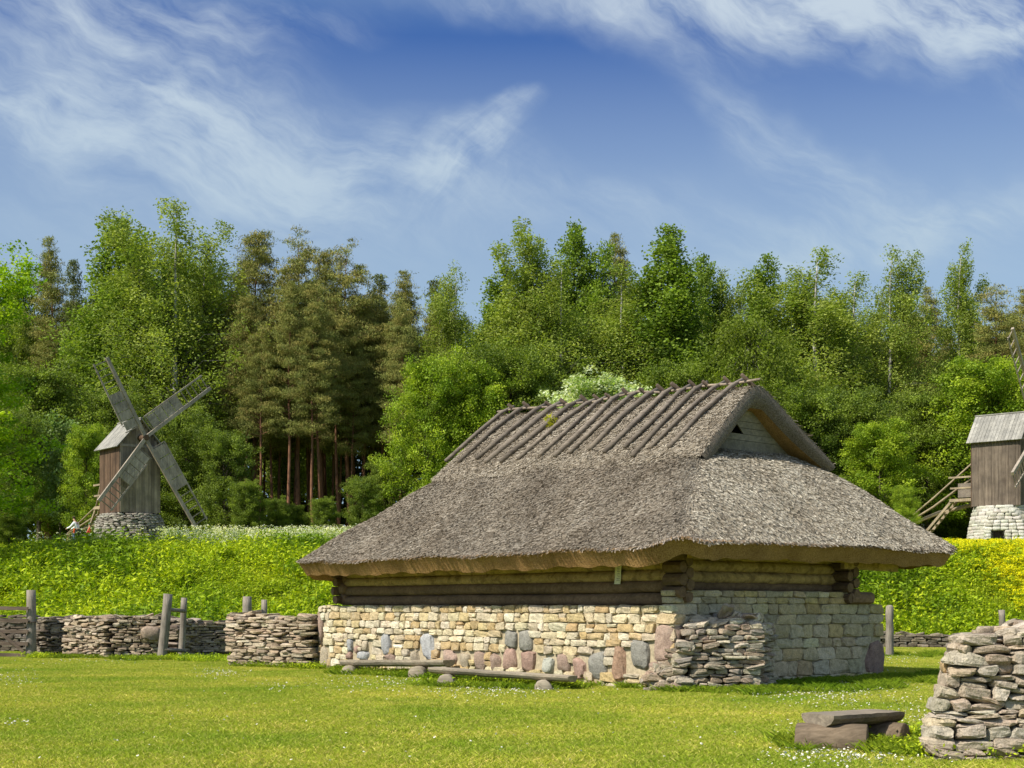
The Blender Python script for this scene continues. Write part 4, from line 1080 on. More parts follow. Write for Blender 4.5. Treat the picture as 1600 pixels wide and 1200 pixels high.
def place(key, x, y, h, rz, label, group=None, wide=1.0, gz=None, cat='tree'):
    src = PROTO[key]
    H0 = src['H']
    if key in used:
        o = src.copy(); COL.objects.link(o)
        for ch in src.children:
            c = ch.copy(); COL.objects.link(c); c.parent = o
        for k in ('group',):
            if k in o: del o[k]
    else: o = src; used.add(key)
    g = float(G(x, y)) if gz is None else gz
    s = h/H0; o.location = (x, y, g-.05); o.rotation_euler = (0, 0, rz); o.scale = (s*wide, s*wide, s)
    tag(o, label, cat, group); return o
# the individual trees one can tell apart on the skyline: (kind, px, top px, depth, width, label)
SKY = [
 ('p1', 74, 374, 112, .8, 'dark pointed pine standing alone above the skyline near the left edge'),
 ('s0', 112, 408, 110, .85, 'small spiky pine between the lone pine and the tall birches at the left'),
 ('a0', 35, 425, 116, .9, 'green tree just behind the bright maple at the left edge'),
 ('a0', 188, 344, 108, 1.15, 'dense dark green tree directly left of the tallest birch'),
 ('b3', 288, 322, 104, 1.25, 'tallest birch, broad and grey green, rising behind the left windmill'),
 ('b1', 330, 392, 109, 1.0, 'narrower birch hugging the right flank of the tallest birch'),
 ('p0', 404, 362, 108, 1.0, 'pine right of the birches with a thin spire top'),
 ('p2', 462, 363, 106, 1.0, 'broad brownish pine with the fullest top left of the house'),
 ('p0', 506, 392, 110, .8, 'narrow pine tucked between two bigger brownish pines'),
 ('p2', 548, 380, 107, .95, 'many topped brownish pine nearest the dip in the skyline'),
 ('s0', 592, 430, 114, 1.1, 'small dim conifer at the low point of the skyline'),
 ('p1', 636, 424, 113, 1.0, 'conical pine standing in the dip of the skyline left of the round birch'),
 ('s0', 678, 440, 116, 1.0, 'thin conifer top peeking out left of the round birch'),
 ('b0', 714, 423, 108, .92, 'round topped birch left of the tall birch group in the centre'),
 ('b1', 828, 350, 104, 1.25, 'tall slender birch at the left of the central group'),
 ('a1', 792, 420, 108, 1.1, 'leafy tree pressed against the left side of the central slender birch'),
 ('a0', 902, 354, 112, .9, 'ragged topped aspen second in the central group'),
 ('b0', 880, 412, 103, 1.25, 'wide pale birch in front of the ragged aspen'),
 ('p1', 968, 368, 114, .8, 'dark conifer like top in the middle of the central group'),
 ('b2', 960, 418, 104, 1.5, 'wide birch directly behind the flowering tree'),
 ('a1', 1050, 360, 106, 1.3, 'tall dense aspen at the right of the central group'),
 ('a0', 1100, 404, 112, .8, 'small dark crown leaning out right of the tall dense aspen'),
 ('b1', 1138, 432, 112, 1.1, 'thin see through birch above the house ridge end'),
 ('s0', 1160, 465, 117, .9, 'small distant conifer seen through a gap above the house ridge end'),
 ('a1', 1203, 404, 108, 1.0, 'cone shaped tree with a fine pointed tip right of the house ridge'),
 ('b2', 1290, 393, 103, 1.55, 'big two topped birch behind the right hip of the roof'),
 ('b1', 1252, 440, 107, 1.2, 'birch filling the gap beside the cone shaped tree'),
 ('b0', 1395, 394, 105, 1.05, 'airy pale birch with white stems showing, second from the right'),
 ('b2', 1350, 432, 110, 1.3, 'mid height birch between the two topped one and the airy one'),
 ('p1', 1455, 450, 115, .9, 'small dull pine between the airy birch and the last birch'),
 ('b1', 1500, 394, 107, .95, 'last single birch on the skyline before the right edge'),
 ('p2', 1562, 450, 101, 1.25, 'broad round olive pine standing behind the right windmill'),
 ('p0', 1615, 452, 106, 1.1, 'olive pine cut off by the right edge of the view'),
]
rt = random.Random(5)
for (k, px, yt, d, w, lab) in SKY:
    x = at(px, d); g = float(G(x, d)); place(k, x, d, zz(yt, d)-g, rt.uniform(0, 6.28), lab, None, w*(1.14 if k[0] in 'ba' else 1))
MID = [
 ('m0', 662, 552, 94, .8, 'bright leafy maple low in front of the pines, left of the roof'),
 ('m1', 735, 566, 95, .9, 'second bright maple, close to the left end of the ridge'),
 ('d1', 606, 715, 97, .8, 'slim dark leafy tree low beside the pine trunks'),
 ('d0', 352, 668, 95, .7, 'dark leafy tree right of the left windmill sails'),
 ('d1', 385, 748, 92, .9, 'low dark bush like tree under the right sails of the left windmill'),
 ('d1', 432, 775, 94, .8, 'low dark young tree in front of the pine trunks'),
 ('d0', 568, 742, 94, .8, 'dark leafy tree under the bright maples'),
 ('d1', 505, 775, 92, .9, 'low dark shrubby tree at the foot of the pines above the left roof end'),
 ('d0', 800, 540, 98, 1.0, 'leafy dark green tree behind the left half of the ridge'),
 ('w0', 1172, 505, 95, 1.1, 'yellow green weeping birch right behind the roof gable'),
 ('d0', 1250, 600, 93, 1.1, 'dark leafy tree right of the roof gable'),
 ('m1', 1372, 658, 90, .9, 'bright leafy tree above the right slope of the roof'),
 ('d0', 1330, 600, 95, 1.0, 'dark leafy tree behind the bright one above the right slope'),
 ('m1', 1522, 560, 93, 1.1, 'bright green tree just left of the right windmill roof'),
 ('d1', 1450, 600, 95, 1.0, 'mid green tree above the tail pole of the right windmill'),
 ('m0', 1590, 555, 94, .9, 'leafy green tree behind the sails of the right windmill'),
 ('y0', 95, 652, 90, 1.0, 'pale blossoming young tree left of the left windmill'),
 ('m1', 133, 662, 88, .62, 'small bright green tree right beside the left windmill roof'),
 ('m0', 1415, 757, 76, .7, 'small bright yellow green tree behind the right eave'),
 ('d1', 60, 560, 96, 1.0, 'dark leafy tree behind the bright maple at the left'),
 ('d0', 20, 640, 88, .9, 'dim green tree below the bright maple'),
 ('d1', 14, 786, 68, 1.3, 'round dark green bush on the crest at the left edge'),
 ('d0', 290, 640, 97, .9, 'dark leafy tree behind the left windmill body'),
 ('d1', 180, 600, 97, .9, 'dark tree behind the roof of the left windmill'),
 ('d0', 885, 600, 96, .9, 'dark undergrowth tree left of the flowering tree'),
 ('d1', 1060, 560, 96, 1.0, 'dark undergrowth tree right of the flowering tree'),
 ('d0', 1150, 620, 96, 1.0, 'dark leafy tree directly behind the ridge end'),
]
for (k, px, yt, d, w, lab) in MID:
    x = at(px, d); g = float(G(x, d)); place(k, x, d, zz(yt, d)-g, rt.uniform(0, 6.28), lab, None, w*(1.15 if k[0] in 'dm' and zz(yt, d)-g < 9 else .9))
# flowering tree behind the ridge
FT = make_tree('flower', 201, 10, 3.9, .25, 130, 5, 42, .11, .7, (.5, .5, .22), [(.52, .60, .32), (.28, .40, .09), (.68, .74, .52), (.50, .58, .33)], 'bark_dark', 'leaf', .2, lambda f: math.sqrt(max(.05, 1-f*f*.9)), lambda f: .35+.5*f, 0, 1.0, 0, name='flowering_tree')
PROTO['f0'] = FT
d = 72; x = at(932, d); place('f0', x, d, zz(588, d)-float(G(x, d)), .5, 'domed tree covered in white blossom showing above the middle of the ridge', None, .98)
# near bright maple, mostly outside the left edge
NM = make_tree('near', 210, 17, 5.3, .12, 115, 5, 80, .10, .85, (.62, .62, .34), [(.27, .42, .012), (.34, .47, .014), (.20, .34, .012)], 'bark_dark', 'leaf', .3, pm_, lambda f: .35+.8*f, 0, .8, .1, name='maple_tree')
PROTO['n0'] = NM
d = 60; x = at(-72, d); place('n0', x, d, zz(372, d)-float(G(x, d)), 2.0, 'near bright yellow green maple reaching in from the left edge', None, .97)

# pines whose bare trunks show between the bushes, and the dense rows behind
for i in range(36):
    px = 338+i*8.5+rt.uniform(-6, 6); d = rt.uniform(99, 112); x = at(px, d); g = float(G(x, d))
    place(('p0', 'p1', 'p2')[i % 3], x, d, rt.uniform(17, 21.5), rt.uniform(0, 6.28), 'reddish bare trunked pine of the close stand above the left end of the roof', 'pines of the close stand above the left roof end', .8)
rows = [(111, 3.3), (119, 3.4), (133, 3.8)]
for (d, st_) in rows:
    n = int(2*(d*.41+3)/st_)
    for i in range(n):
        x = -(d*.41+3)+st_*(i+rt.random()*.8); y = d+rt.uniform(-3, 3); px = 800+x/y*F_PX
        pinez = (px < 130) or (340 < px < 700) or px > 1520
        k = rt.choice(['p0', 'p1', 'p2', 'p0', 'b1'] if pinez else ['b0', 'b1', 'b2', 'p1', 'a0', 'p0'])
        sk = np.interp(px, [0, 130, 180, 300, 380, 560, 600, 690, 760, 830, 1070, 1130, 1180, 1300, 1450, 1520, 1600], [450, 460, 385, 360, 430, 430, 475, 475, 470, 430, 430, 480, 480, 450, 470, 480, 480])
        h = zz(sk+rt.uniform(12, 60), y)-float(G(x, y))
        lab = {'p': 'tall pine crowded inside the dense rows of the forest', 'b': 'birch crowded inside the dense rows of the forest', 'a': 'aspen crowded inside the dense rows of the forest'}[k[0]]
        place(k, x, y, h, rt.uniform(0, 6.28), lab, {'p': 'pines inside the dense forest', 'b': 'birches inside the dense forest', 'a': 'aspens inside the dense forest'}[k[0]], 1.0)
for i in range(60):
    d = rt.uniform(97, 108); px = rt.uniform(-30, 1630); x = at(px, d)
    hh_ = rt.uniform(4, 10.5)
    if 320 < px < 640: hh_ = rt.uniform(2, 4)
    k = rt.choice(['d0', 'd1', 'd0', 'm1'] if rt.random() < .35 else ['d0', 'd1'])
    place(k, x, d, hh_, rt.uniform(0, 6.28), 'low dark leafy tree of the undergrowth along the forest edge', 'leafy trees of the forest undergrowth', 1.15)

# far mass of woods: one object
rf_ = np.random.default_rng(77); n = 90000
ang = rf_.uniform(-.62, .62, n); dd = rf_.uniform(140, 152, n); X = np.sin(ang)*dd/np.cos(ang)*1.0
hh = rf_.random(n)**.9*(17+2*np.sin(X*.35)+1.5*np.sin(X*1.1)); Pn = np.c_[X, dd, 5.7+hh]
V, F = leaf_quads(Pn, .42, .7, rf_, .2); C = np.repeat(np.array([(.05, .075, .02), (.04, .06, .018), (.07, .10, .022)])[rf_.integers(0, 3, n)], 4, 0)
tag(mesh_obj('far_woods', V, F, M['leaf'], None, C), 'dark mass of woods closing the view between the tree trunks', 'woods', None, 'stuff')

# ================================================================== GROUND SHEET
xs = np.r_[-2500, -900, -400, -200, -120, np.arange(-80, 80.1, .8), 120, 200, 400, 900, 2500]
ys = np.r_[-300, -60, -10, np.arange(0, 130, .8), 140, 170, 220, 400, 900, 2500]
GX, GY = np.meshgrid(xs, ys); GZ = G(GX, GY)
V = np.stack([GX, GY, GZ], -1).reshape(-1, 3); ny, nx = GX.shape
ii, jj = np.meshgrid(np.arange(ny-1), np.arange(nx-1), indexing='ij')
F = np.stack([ii*nx+jj, ii*nx+jj+1, (ii+1)*nx+jj+1, (ii+1)*nx+jj], -1).reshape(-1, 4)
tag(mesh_obj('ground', V, F, M['ground'], None, None, True, (0, 0, 0)), 'lawn rising behind the walls into a grassy bank', 'ground', None, 'structure')

# ================================================================== SCATTERED GROWTH (geometry nodes)
def scatter(name, protos, P, rot, scl, idx, label, cat):
    me = bpy.data.meshes.new(name); me.from_pydata([tuple(p) for p in P], [], [])
    for nm, tp, data, key in (('rot', 'FLOAT_VECTOR', rot, 'vector'), ('scl', 'FLOAT', scl, 'value'), ('idx', 'INT', idx, 'value')):
        a = me.attributes.new(nm, tp, 'POINT'); a.data.foreach_set(key, np.asarray(data, np.float32 if tp != 'INT' else np.int32).ravel())
    o = bpy.data.objects.new(name, me); COL.objects.link(o)
    cl = bpy.data.collections.new(name+'_clumps')
    for p in protos: cl.objects.link(p)
    ng = bpy.data.node_groups.new(name, 'GeometryNodeTree')
    ng.interface.new_socket('Geometry', in_out='INPUT', socket_type='NodeSocketGeometry'); ng.interface.new_socket('Geometry', in_out='OUTPUT', socket_type='NodeSocketGeometry')
    n = ng.nodes; gi = n.new('NodeGroupInput'); go = n.new('NodeGroupOutput'); ci = n.new('GeometryNodeCollectionInfo'); ci.inputs['Collection'].default_value = cl
    ci.inputs['Separate Children'].default_value = True; ci.inputs['Reset Children'].default_value = True
    ip = n.new('GeometryNodeInstanceOnPoints'); ip.inputs['Pick Instance'].default_value = True
    def na(nm, t):
        q = n.new('GeometryNodeInputNamedAttribute'); q.data_type = t; q.inputs['Name'].default_value = nm
        return [s for s in q.outputs if s.enabled and s.name == 'Attribute'][0]
    l = ng.links; l.new(gi.outputs[0], ip.inputs['Points']); l.new(ci.outputs[0], ip.inputs['Instance'])
    l.new(na('idx', 'INT'), ip.inputs['Instance Index']); l.new(na('rot', 'FLOAT_VECTOR'), ip.inputs['Rotation']); l.new(na('scl', 'FLOAT'), ip.inputs['Scale'])
    l.new(ip.outputs[0], go.inputs[0])
    md = o.modifiers.new('scatter', 'NODES'); md.node_group = ng
    return tag(o, label, cat, None, 'stuff')
def clump_obj(name, V, F, mat, C):
    me = np_mesh(name, V, F, C); me.materials.append(mat); return bpy.data.objects.new(name, me)
rs = np.random.default_rng(31)
# lawn patches 1 m square
def grass_patch(n, h0, h1, pal, seed, ext=.62, wid=.004):
    r = np.random.default_rng(seed); p = np.c_[r.uniform(-ext, ext, (n, 2)), np.zeros(n)-.004]
    a = r.uniform(0, 2*PI, n); w = np.c_[np.cos(a), np.sin(a), np.zeros(n)]*(wid*r.uniform(.6, 1.5, n))[:, None]
    h = r.uniform(h0, h1, n); ln = np.c_[r.normal(size=(n, 2))*.55*h[:, None], h]
    V = np.stack([p-w, p+w, p+ln*.6+w*.7, p+ln*np.array([1.4, 1.4, 1])], 1)
    V = V.reshape(-1, 3); F = np.arange(4*n).reshape(n, 4)
    C = np.array(pal)[r.integers(0, len(pal), n)]*(1+r.normal(size=(n, 1))*.15)
    return V, F, np.repeat(np.clip(C, .01, 1), 4, 0)
GP = [(.32, .40, .03), (.38, .46, .045), (.25, .34, .025), (.52, .50, .12)]
protos = [clump_obj('lawn_tuft', *(lambda t: (t[0], t[1], M['grass'], t[2]))(grass_patch(3600, .018, .05, GP, 40+i))) for i in range(3)]
pts = []
for y in np.arange(12.2, 53, 1.0):
    hw_ = y*.40+1.5
    for x in np.arange(-hw_, hw_, 1.0):
        px_, py_ = x+rs.uniform(-.1, .1), y+rs.uniform(-.1, .1)
        rel = np.array([px_-CX, py_-CY]); a_, b_ = rel@U, rel@W
        if .9 < a_ < 11.3 and .9 < b_ < 6.0: continue
        if py_ > 47+max(0, px_+12)*.2 and px_ < 14: continue
        pts.append((px_, py_, float(G(px_, py_))))
pts = np.array(pts); m = len(pts)
scatter('lawn_grass', protos, pts, np.c_[np.zeros((m, 2)), rs.uniform(0, 6.28, m)], rs.uniform(.9, 1.15, m), rs.integers(0, 3, m), 'short sunlit mown grass of the lawn', 'grass')
# taller unmown tufts
protos = [clump_obj('tall_tuft', *(lambda t: (t[0], t[1], M['grass'], t[2]))(grass_patch(150, .05, .15, [(.17, .27, .012), (.24, .33, .02), (.13, .21, .012)], 60+i, .16, .005))) for i in range(3)]
T_ = []
def along(p, q, n, sp, zf=None):
    p, q = np.array(p, float), np.array(q, float)
    for i in range(n):
        s = rs.random(); c = p+(q-p)*s+rs.normal(size=2)*sp; T_.append((c[0], c[1]))
h0, h1, h2 = HW(0, -.12, 0)[:2], HW(12.2, -.12, 0)[:2], HW(-.12, 7.1, 0)[:2]
along(h0, h1, 90, .07); along(HW(-.15, 0, 0)[:2], h2, 110, .1); along(gp(1050, 1082)[:2], gp(1230, 1082)[:2], 40, .06)
along((4.2, 14.4), (7, 14.35), 90, .09); along((4.1, 14.6), (4.2, 16.2), 40, .08)
along(pxy(374, 35.8), pxy(494, 34.3), 40, .08); along(pxy(60, 41.4), pxy(250, 40.9), 90, .15); along(pxy(250, 40.6), pxy(380, 40.2), 140, .5)
along((3.3, 15.2), (4.6, 15.9), 60, .22); along(pxy(680, 26.9), pxy(890, 25.8), 60, .2); along(pxy(540, 31.8), pxy(700, 29.8), 60, .2)
along(pxy(1385, 44), pxy(1500, 44), 60, .8)
for i in range(260):
    b = rs.uniform(0, 9); a = -rs.random()**1.5*2.5; c = HW(a, b, 0); T_.append((c[0], c[1]))
T_ = np.array(T_); T_ = np.c_[T_, G(T_[:, 0], T_[:, 1])]; m = len(T_)
scatter('tall_grass', protos, T_, np.c_[np.zeros((m, 2)), rs.uniform(0, 6.28, m)], rs.uniform(.5, 1.25, m), rs.integers(0, 3, m), 'longer grass tufts left along walls and benches', 'grass')
# broad leaved herbs on the bank
def herb(seed, h, n, pal, lsz, spread=.5, top=None):
    r = np.random.default_rng(seed); st = r.normal(size=(14, 2))*spread*.55; k = r.integers(0, 14, n); f = r.random(n)**.6
    P = np.c_[st[k]+r.normal(size=(n, 2))*.09*(1+.5*f[:, None]), f*h*(.8+.35*np.sin(k*1.7))]
    V, F = leaf_quads(P, lsz, .42, r, .9); C = np.array(pal)[r.integers(0, len(pal), n)]*(1+r.normal(size=(n, 1))*.15)
    C = np.repeat(np.clip(C, .01, 1), 4, 0)
    # stems
    SV, SF = [], []
    for i, (sx, sy) in enumerate(st):
        b = len(V)+len(SV)*1; hh_ = h*(.8+.35*math.sin(i*1.7))
        SV += [(sx-.006, sy, 0), (sx+.006, sy, 0), (sx+.004, sy, hh_), (sx-.004, sy, hh_)]
    V2 = np.vstack([V, SV]); F2 = np.vstack([F, np.arange(len(V), len(V2)).reshape(-1, 4)]); C2 = np.vstack([C, np.tile([.16, .24, .03], (len(SV), 1))])
    if top is not None:
        q = r.integers(0, 14, top[1]); Pq = np.c_[st[q]+r.normal(size=(top[1], 2))*top[3], h*(.8+.35*np.sin(q*1.7))+r.uniform(-.02, .06, top[1])]
        V3, F3 = leaf_quads(Pq, top[2], .9, r, 1.2); C3 = np.tile(top[0], (len(V3), 1)); F3 = F3+len(V2); V2 = np.vstack([V2, V3]); F2 = np.vstack([F2, F3]); C2 = np.vstack([C2, C3])
    return V2, F2, C2
HP = [(.38, .49, .014), (.48, .58, .02), (.27, .39, .014)]
HD = [(.19, .30, .014), (.24, .36, .018), (.14, .23, .014)]
mk = lambda nm, t, mt: clump_obj(nm, t[0], t[1], mt, t[2])
protos = [mk('herb', herb(300, .75, 120, HP, .085), M['herb']), mk('herb', herb(301, 1.0, 130, HP, .075), M['herb']), mk('herb', herb(302, .6, 190, [(.40, .47, .02), (.33, .44, .016)], .06), M['herb']),
          mk('herb', herb(303, 1.0, 160, HD, .085), M['herb'])]
B = []; ix = []; sc = []
for i in range(16500):
    y = rs.uniform(46.5, 72) if i % 5 else rs.uniform(66, 100); x = rs.uniform(-.43, .47)*y*1.02
    yf = 48.2+np.clip((x+12)/30, 0, 1)*6.2
    if y < yf: continue
    px = 800+x/y*F_PX
    if 560 < px < 1290 and y < 60: continue
    if px > 1470 and y > np.interp(px, [1455, 1500, 1560, 1600, 1680], [65, 63, 60.5, 58, 56]) and rs.random() < .7: continue
    nz = math.sin(x*.55+y*.3)+math.sin(x*.21-y*.47+2)+rs.normal()*.4
    B.append((x, y)); s_ = rs.uniform(.6, 1.15)*(1.35 if rs.random() < .1 and y < 62 else 1)
    dk = nz > 1.25 or (px > 1330 and px < 1530 and y < 61 and rs.random() < .45 and nz > .1)
    ix.append(3 if dk else (2 if nz < -.7 else rs.integers(0, 2))); sc.append(s_*(1.15 if dk else 1)*(.42 if y > 63.5 else 1))
for i in range(110):
    d_ = rs.uniform(49.5, 60); px = rs.choice([30, 120, 210, 470, 520, 1370, 1450])+rs.normal()*28
    if px < 540 and d_ < 49.5 or px > 1300 and d_ < 55.5: continue
    B.append((at(px, d_), d_)); ix.append(rs.choice([0, 1, 3])); sc.append(rs.uniform(1.05, 1.35))
B = np.array(B); B = np.c_[B, G(B[:, 0], B[:, 1])-.05]; m = len(B)
scatter('bank_vegetation', protos, B, np.c_[rs.normal(size=(m, 2))*.08, rs.uniform(0, 6.28, m)], sc, ix, 'dense yellow green nettles and weeds covering the bank', 'vegetation')
# white umbels along the crest, yellow flowers on the right crest
protos = [mk('umbel', herb(320+i, .95, 70, HP, .05, .45, ((.78, .8, .68), 85, .035, .07)), M['herb']) for i in range(2)]
W_ = []
for i in range(420):
    d = rs.uniform(66, 84); px = rs.uniform(256, 545) if rs.random() < .85 else rs.uniform(545, 760); W_.append((at(px, d), d))
for i in range(50): d = rs.uniform(62, 72); W_.append((at(rs.uniform(60, 500), d), d))
W_ = np.array(W_); W_ = np.c_[W_, G(W_[:, 0], W_[:, 1])]; m = len(W_)
scatter('cow_parsley', protos, W_, np.c_[np.zeros((m, 2)), rs.uniform(0, 6.28, m)], rs.uniform(.6, 1.15, m), rs.integers(0, 2, m), 'white flowering cow parsley along the crest right of the left windmill', 'flowers')
protos = [mk('yellow_flower', herb(330+i, .8, 70, [(.26, .36, .015), (.2, .3, .012)], .045, .45, ((.80, .76, .012), 150, .038, .09)), M['herb']) for i in range(2)]
Y_ = []
for i in range(2400):
    px = rs.uniform(1455, 1740); d = rs.uniform(57.5, 76)
    lim = np.interp(px, [1455, 1500, 1560, 1600, 1680], [65, 63, 60.5, 58, 56])
    if d < lim+rs.normal()*1.2: continue
    Y_.append((at(px, d), d))
Y_ = np.array(Y_); Y_ = np.c_[Y_, G(Y_[:, 0], Y_[:, 1])]; m = len(Y_)
scatter('yellow_wildflowers', protos, Y_, np.c_[np.zeros((m, 2)), rs.uniform(0, 6.28, m)], rs.uniform(.6, 1.1, m)*np.where(Y_[:, 1] > 63.5, .5, .95), rs.integers(0, 2, m), 'mass of yellow wildflowers on the crest below the right windmill', 'flowers')
# low herbs by the walls on the lawn
protos = [mk('low_herb', herb(340+i, .16, 90, HP, .028, .18), M['herb']) for i in range(2)]
T_ = []
along(pxy(250, 40.4), pxy(375, 39.0), 90, .5); along(pxy(380, 35.8), pxy(494, 34.2), 20, .1); along(pxy(50, 41.2), pxy(75, 41.2), 18, .1)
along(pxy(680, 27.2), pxy(890, 26.2), 50, .2); along(pxy(545, 32), pxy(690, 30), 30, .2); along((3.9, 15.6), (4.9, 15.9), 28, .15); along((4.2, 14.3), (6.5, 14.2), 30, .1); along((-.0, 0), (0, 0), 0, .1)
T_ = np.array(T_); T_ = np.c_[T_, G(T_[:, 0], T_[:, 1])]; m = len(T_)
scatter('low_weeds', protos, T_, np.c_[np.zeros((m, 2)), rs.uniform(0, 6.28, m)], rs.uniform(.5, 1.3, m), rs.integers(0, 2, m), 'low leafy weeds growing at the foot of walls and benches', 'plants')
# daisies
D_ = []
def dz(px, py, sx, sy, n):
    for i in range(n):
        q = gp(px+rs.normal()*sx, max(1016, py+rs.normal()*sy)); D_.append((q[0], q[1]))
dz(340, 1054, 22, 4, 130); dz(440, 1072, 26, 5, 40); dz(20, 1060, 22, 8, 90); dz(150, 1034, 60, 3, 70); dz(25, 1132, 14, 3, 18); dz(600, 1065, 50, 6, 150); dz(780, 1082, 60, 6, 260)
dz(850, 1066, 60, 6, 60); dz(1300, 1085, 60, 11, 520); dz(1380, 1062, 40, 9, 260); dz(1240, 1075, 30, 8, 160); dz(1180, 1070, 60, 8, 60); dz(1280, 1185, 45, 9, 150); dz(1350, 1192, 60, 7, 90)
dz(1420, 1120, 22, 12, 80); dz(1235, 1150, 18, 12, 40); dz(560, 1075, 50, 8, 50); dz(640, 1052, 10, 3, 30); dz(1400, 1030, 25, 6, 120)
for i in range(150):
    q = gp(rs.uniform(0, 1600), rs.uniform(1060, 1200)); D_.append((q[0], q[1]))
D_ = np.array(D_); D_ = np.c_[D_, G(D_[:, 0], D_[:, 1])+rs.uniform(.04, .065, len(D_))]; m = len(D_)
k = 8; Vd = [(0, 0, .004)]+[(.0125*math.cos(2*PI*i/k), .0125*math.sin(2*PI*i/k), 0) for i in range(k)]
Vd += [(0, 0, .008)]+[(.0045*math.cos(2*PI*i/k), .0045*math.sin(2*PI*i/k), .006) for i in range(k)]+[(-.001, 0, 0), (.001, 0, 0), (0, 0, -.05)]
Fd = [(0, 1+i, 1+(i+1) % k) for i in range(k)]+[(9, 10+i, 10+(i+1) % k) for i in range(k)]+[(18, 19, 20)]
Cd = [(.8, .8, .78)]*9+[(.6, .45, .02)]*9+[(.1, .2, .02)]*3
dp = [clump_obj('daisy', np.array(Vd), np.array(Fd), M['petal'], np.array(Cd))]
scatter('lawn_daisies', dp, D_, np.c_[rs.normal(size=(m, 2))*.35+np.array([.35, 0]), rs.uniform(0, 6.28, m)], rs.uniform(.7, 1.25, m), np.zeros(m), 'small white daisies sprinkled over the lawn', 'flowers')

# ================================================================== LIGHT, SKY, CAMERA
el = math.radians(46); hdir = -np.array([W[0], W[1]])+.10*np.array([U[0], U[1]]); hdir /= np.linalg.norm(hdir)
S = np.array([hdir[0]*math.cos(el), hdir[1]*math.cos(el), math.sin(el)])
sun = bpy.data.lights.new('sun', 'SUN'); sun.energy = 4.5; sun.angle = math.radians(.5); sun.color = (1, .925, .79)
so = bpy.data.objects.new('sun', sun); COL.objects.link(so); so.rotation_euler = Vector(S).to_track_quat('Z', 'Y').to_euler(); so.location = (-20, -20, 40)
w = bpy.data.worlds.new('World'); SC.world = w; w.use_nodes = True; nt = w.node_tree
for n in list(nt.nodes): nt.nodes.remove(n)
sky = N(nt, 'ShaderNodeTexSky', sky_type='NISHITA', sun_disc=False); sky.sun_elevation = el; sky.sun_rotation = math.atan2(S[0], S[1]); sky.air_density = 1.0; sky.dust_density = .6; sky.ozone_density = 3
tc = N(nt, 'ShaderNodeTexCoord'); sx = N(nt, 'ShaderNodeSeparateXYZ'); nt.links.new(tc.outputs['Generated'], sx.inputs[0])
def mth(op, a, b=None, c=None):
    n = N(nt, 'ShaderNodeMath', operation=op)
    for i, v in enumerate((a, b, c)):
        if v is None: continue
        if isinstance(v, (int, float)): n.inputs[i].default_value = v
        else: nt.links.new(v, n.inputs[i])
    return n.outputs[0]
X, Y, Z = sx.outputs
yy = mth('MAXIMUM', mth('ABSOLUTE', Y), .08)
u = mth('DIVIDE', X, yy); v = mth('DIVIDE', Z, yy)
cb = N(nt, 'ShaderNodeCombineXYZ'); nt.links.new(u, cb.inputs[0]); nt.links.new(v, cb.inputs[1])
uv = cb.outputs[0]
# warp
wn = N(nt, 'ShaderNodeTexNoise', ins={'Scale': 7.0, 'Detail': 4, 'Roughness': .55}); nt.links.new(uv, wn.inputs['Vector'])
vs = N(nt, 'ShaderNodeVectorMath', operation='SUBTRACT'); nt.links.new(wn.outputs['Color'], vs.inputs[0]); vs.inputs[1].default_value = (.5, .5, .5)
vm = N(nt, 'ShaderNodeVectorMath', operation='SCALE'); nt.links.new(vs.outputs[0], vm.inputs[0]); vm.inputs['Scale'].default_value = .085
va = N(nt, 'ShaderNodeVectorMath', operation='ADD'); nt.links.new(uv, va.inputs[0]); nt.links.new(vm.outputs[0], va.inputs[1]); wuv = va.outputs[0]
def blob(px, py, rx, ry, ang, amp, src=None):
    """soft cloud bank centred on a direction"""
    mp = N(nt, 'ShaderNodeMapping', vector_type='TEXTURE'); mp.inputs['Location'].default_value = ((px-800)/F_PX, (HOR-py)/F_PX, 0)
    mp.inputs['Rotation'].default_value = (0, 0, math.radians(ang)); mp.inputs['Scale'].default_value = (rx/F_PX, ry/F_PX, 1)
    nt.links.new(src or wuv, mp.inputs[0]); ln = N(nt, 'ShaderNodeVectorMath', operation='LENGTH'); nt.links.new(mp.outputs[0], ln.inputs[0])
    e = mth('POWER', 2.718, mth('MULTIPLY', mth('MULTIPLY', ln.outputs['Value'], ln.outputs['Value']), -1.0))
    return mth('MULTIPLY', e, amp)
def sumn(L):
    a = L[0]
    for b in L[1:]: a = mth('ADD', a, b)
    return a
# angle: counter-clockwise on the sky (u right, v up)
cover = sumn([
 blob(1300, 5, 440, 75, -6, .8), blob(1560, 60, 280, 85, -12, .85), blob(900, -20, 330, 50, -4, .55),
 blob(100, 60, 360, 130, -28, .5), blob(330, 190, 330, 100, -35, .38), blob(40, 160, 200, 55, -25, .75), blob(280, 150, 110, 28, -20, .45),
 blob(770, 205, 130, 44, 48, .75), blob(815, 150, 50, 22, 25, .55), blob(600, 290, 420, 75, -8, .55), blob(950, 290, 260, 55, -12, .45),
 blob(1290, 250, 330, 60, -33, .62), blob(1450, 350, 360, 55, 6, .65), blob(1250, 400, 330, 34, 10, .5), blob(520, 30, 140, 34, -10, .35), blob(200, 340, 520, 130, -6, .35), blob(480, 180, 260, 90, -40, .32), blob(650, 230, 160, 80, 40, .25), blob(1120, 190, 240, 60, -25, .35), blob(250, -10, 300, 60, -10, .4), blob(1560, 170, 110, 28, -20, .15)])
hole = sumn([blob(700, 95, 170, 70, -15, .45), blob(1010, 165, 150, 62, -20, .55), blob(1400, 180, 130, 40, -12, .4), blob(900, 85, 120, 40, -10, .3)])
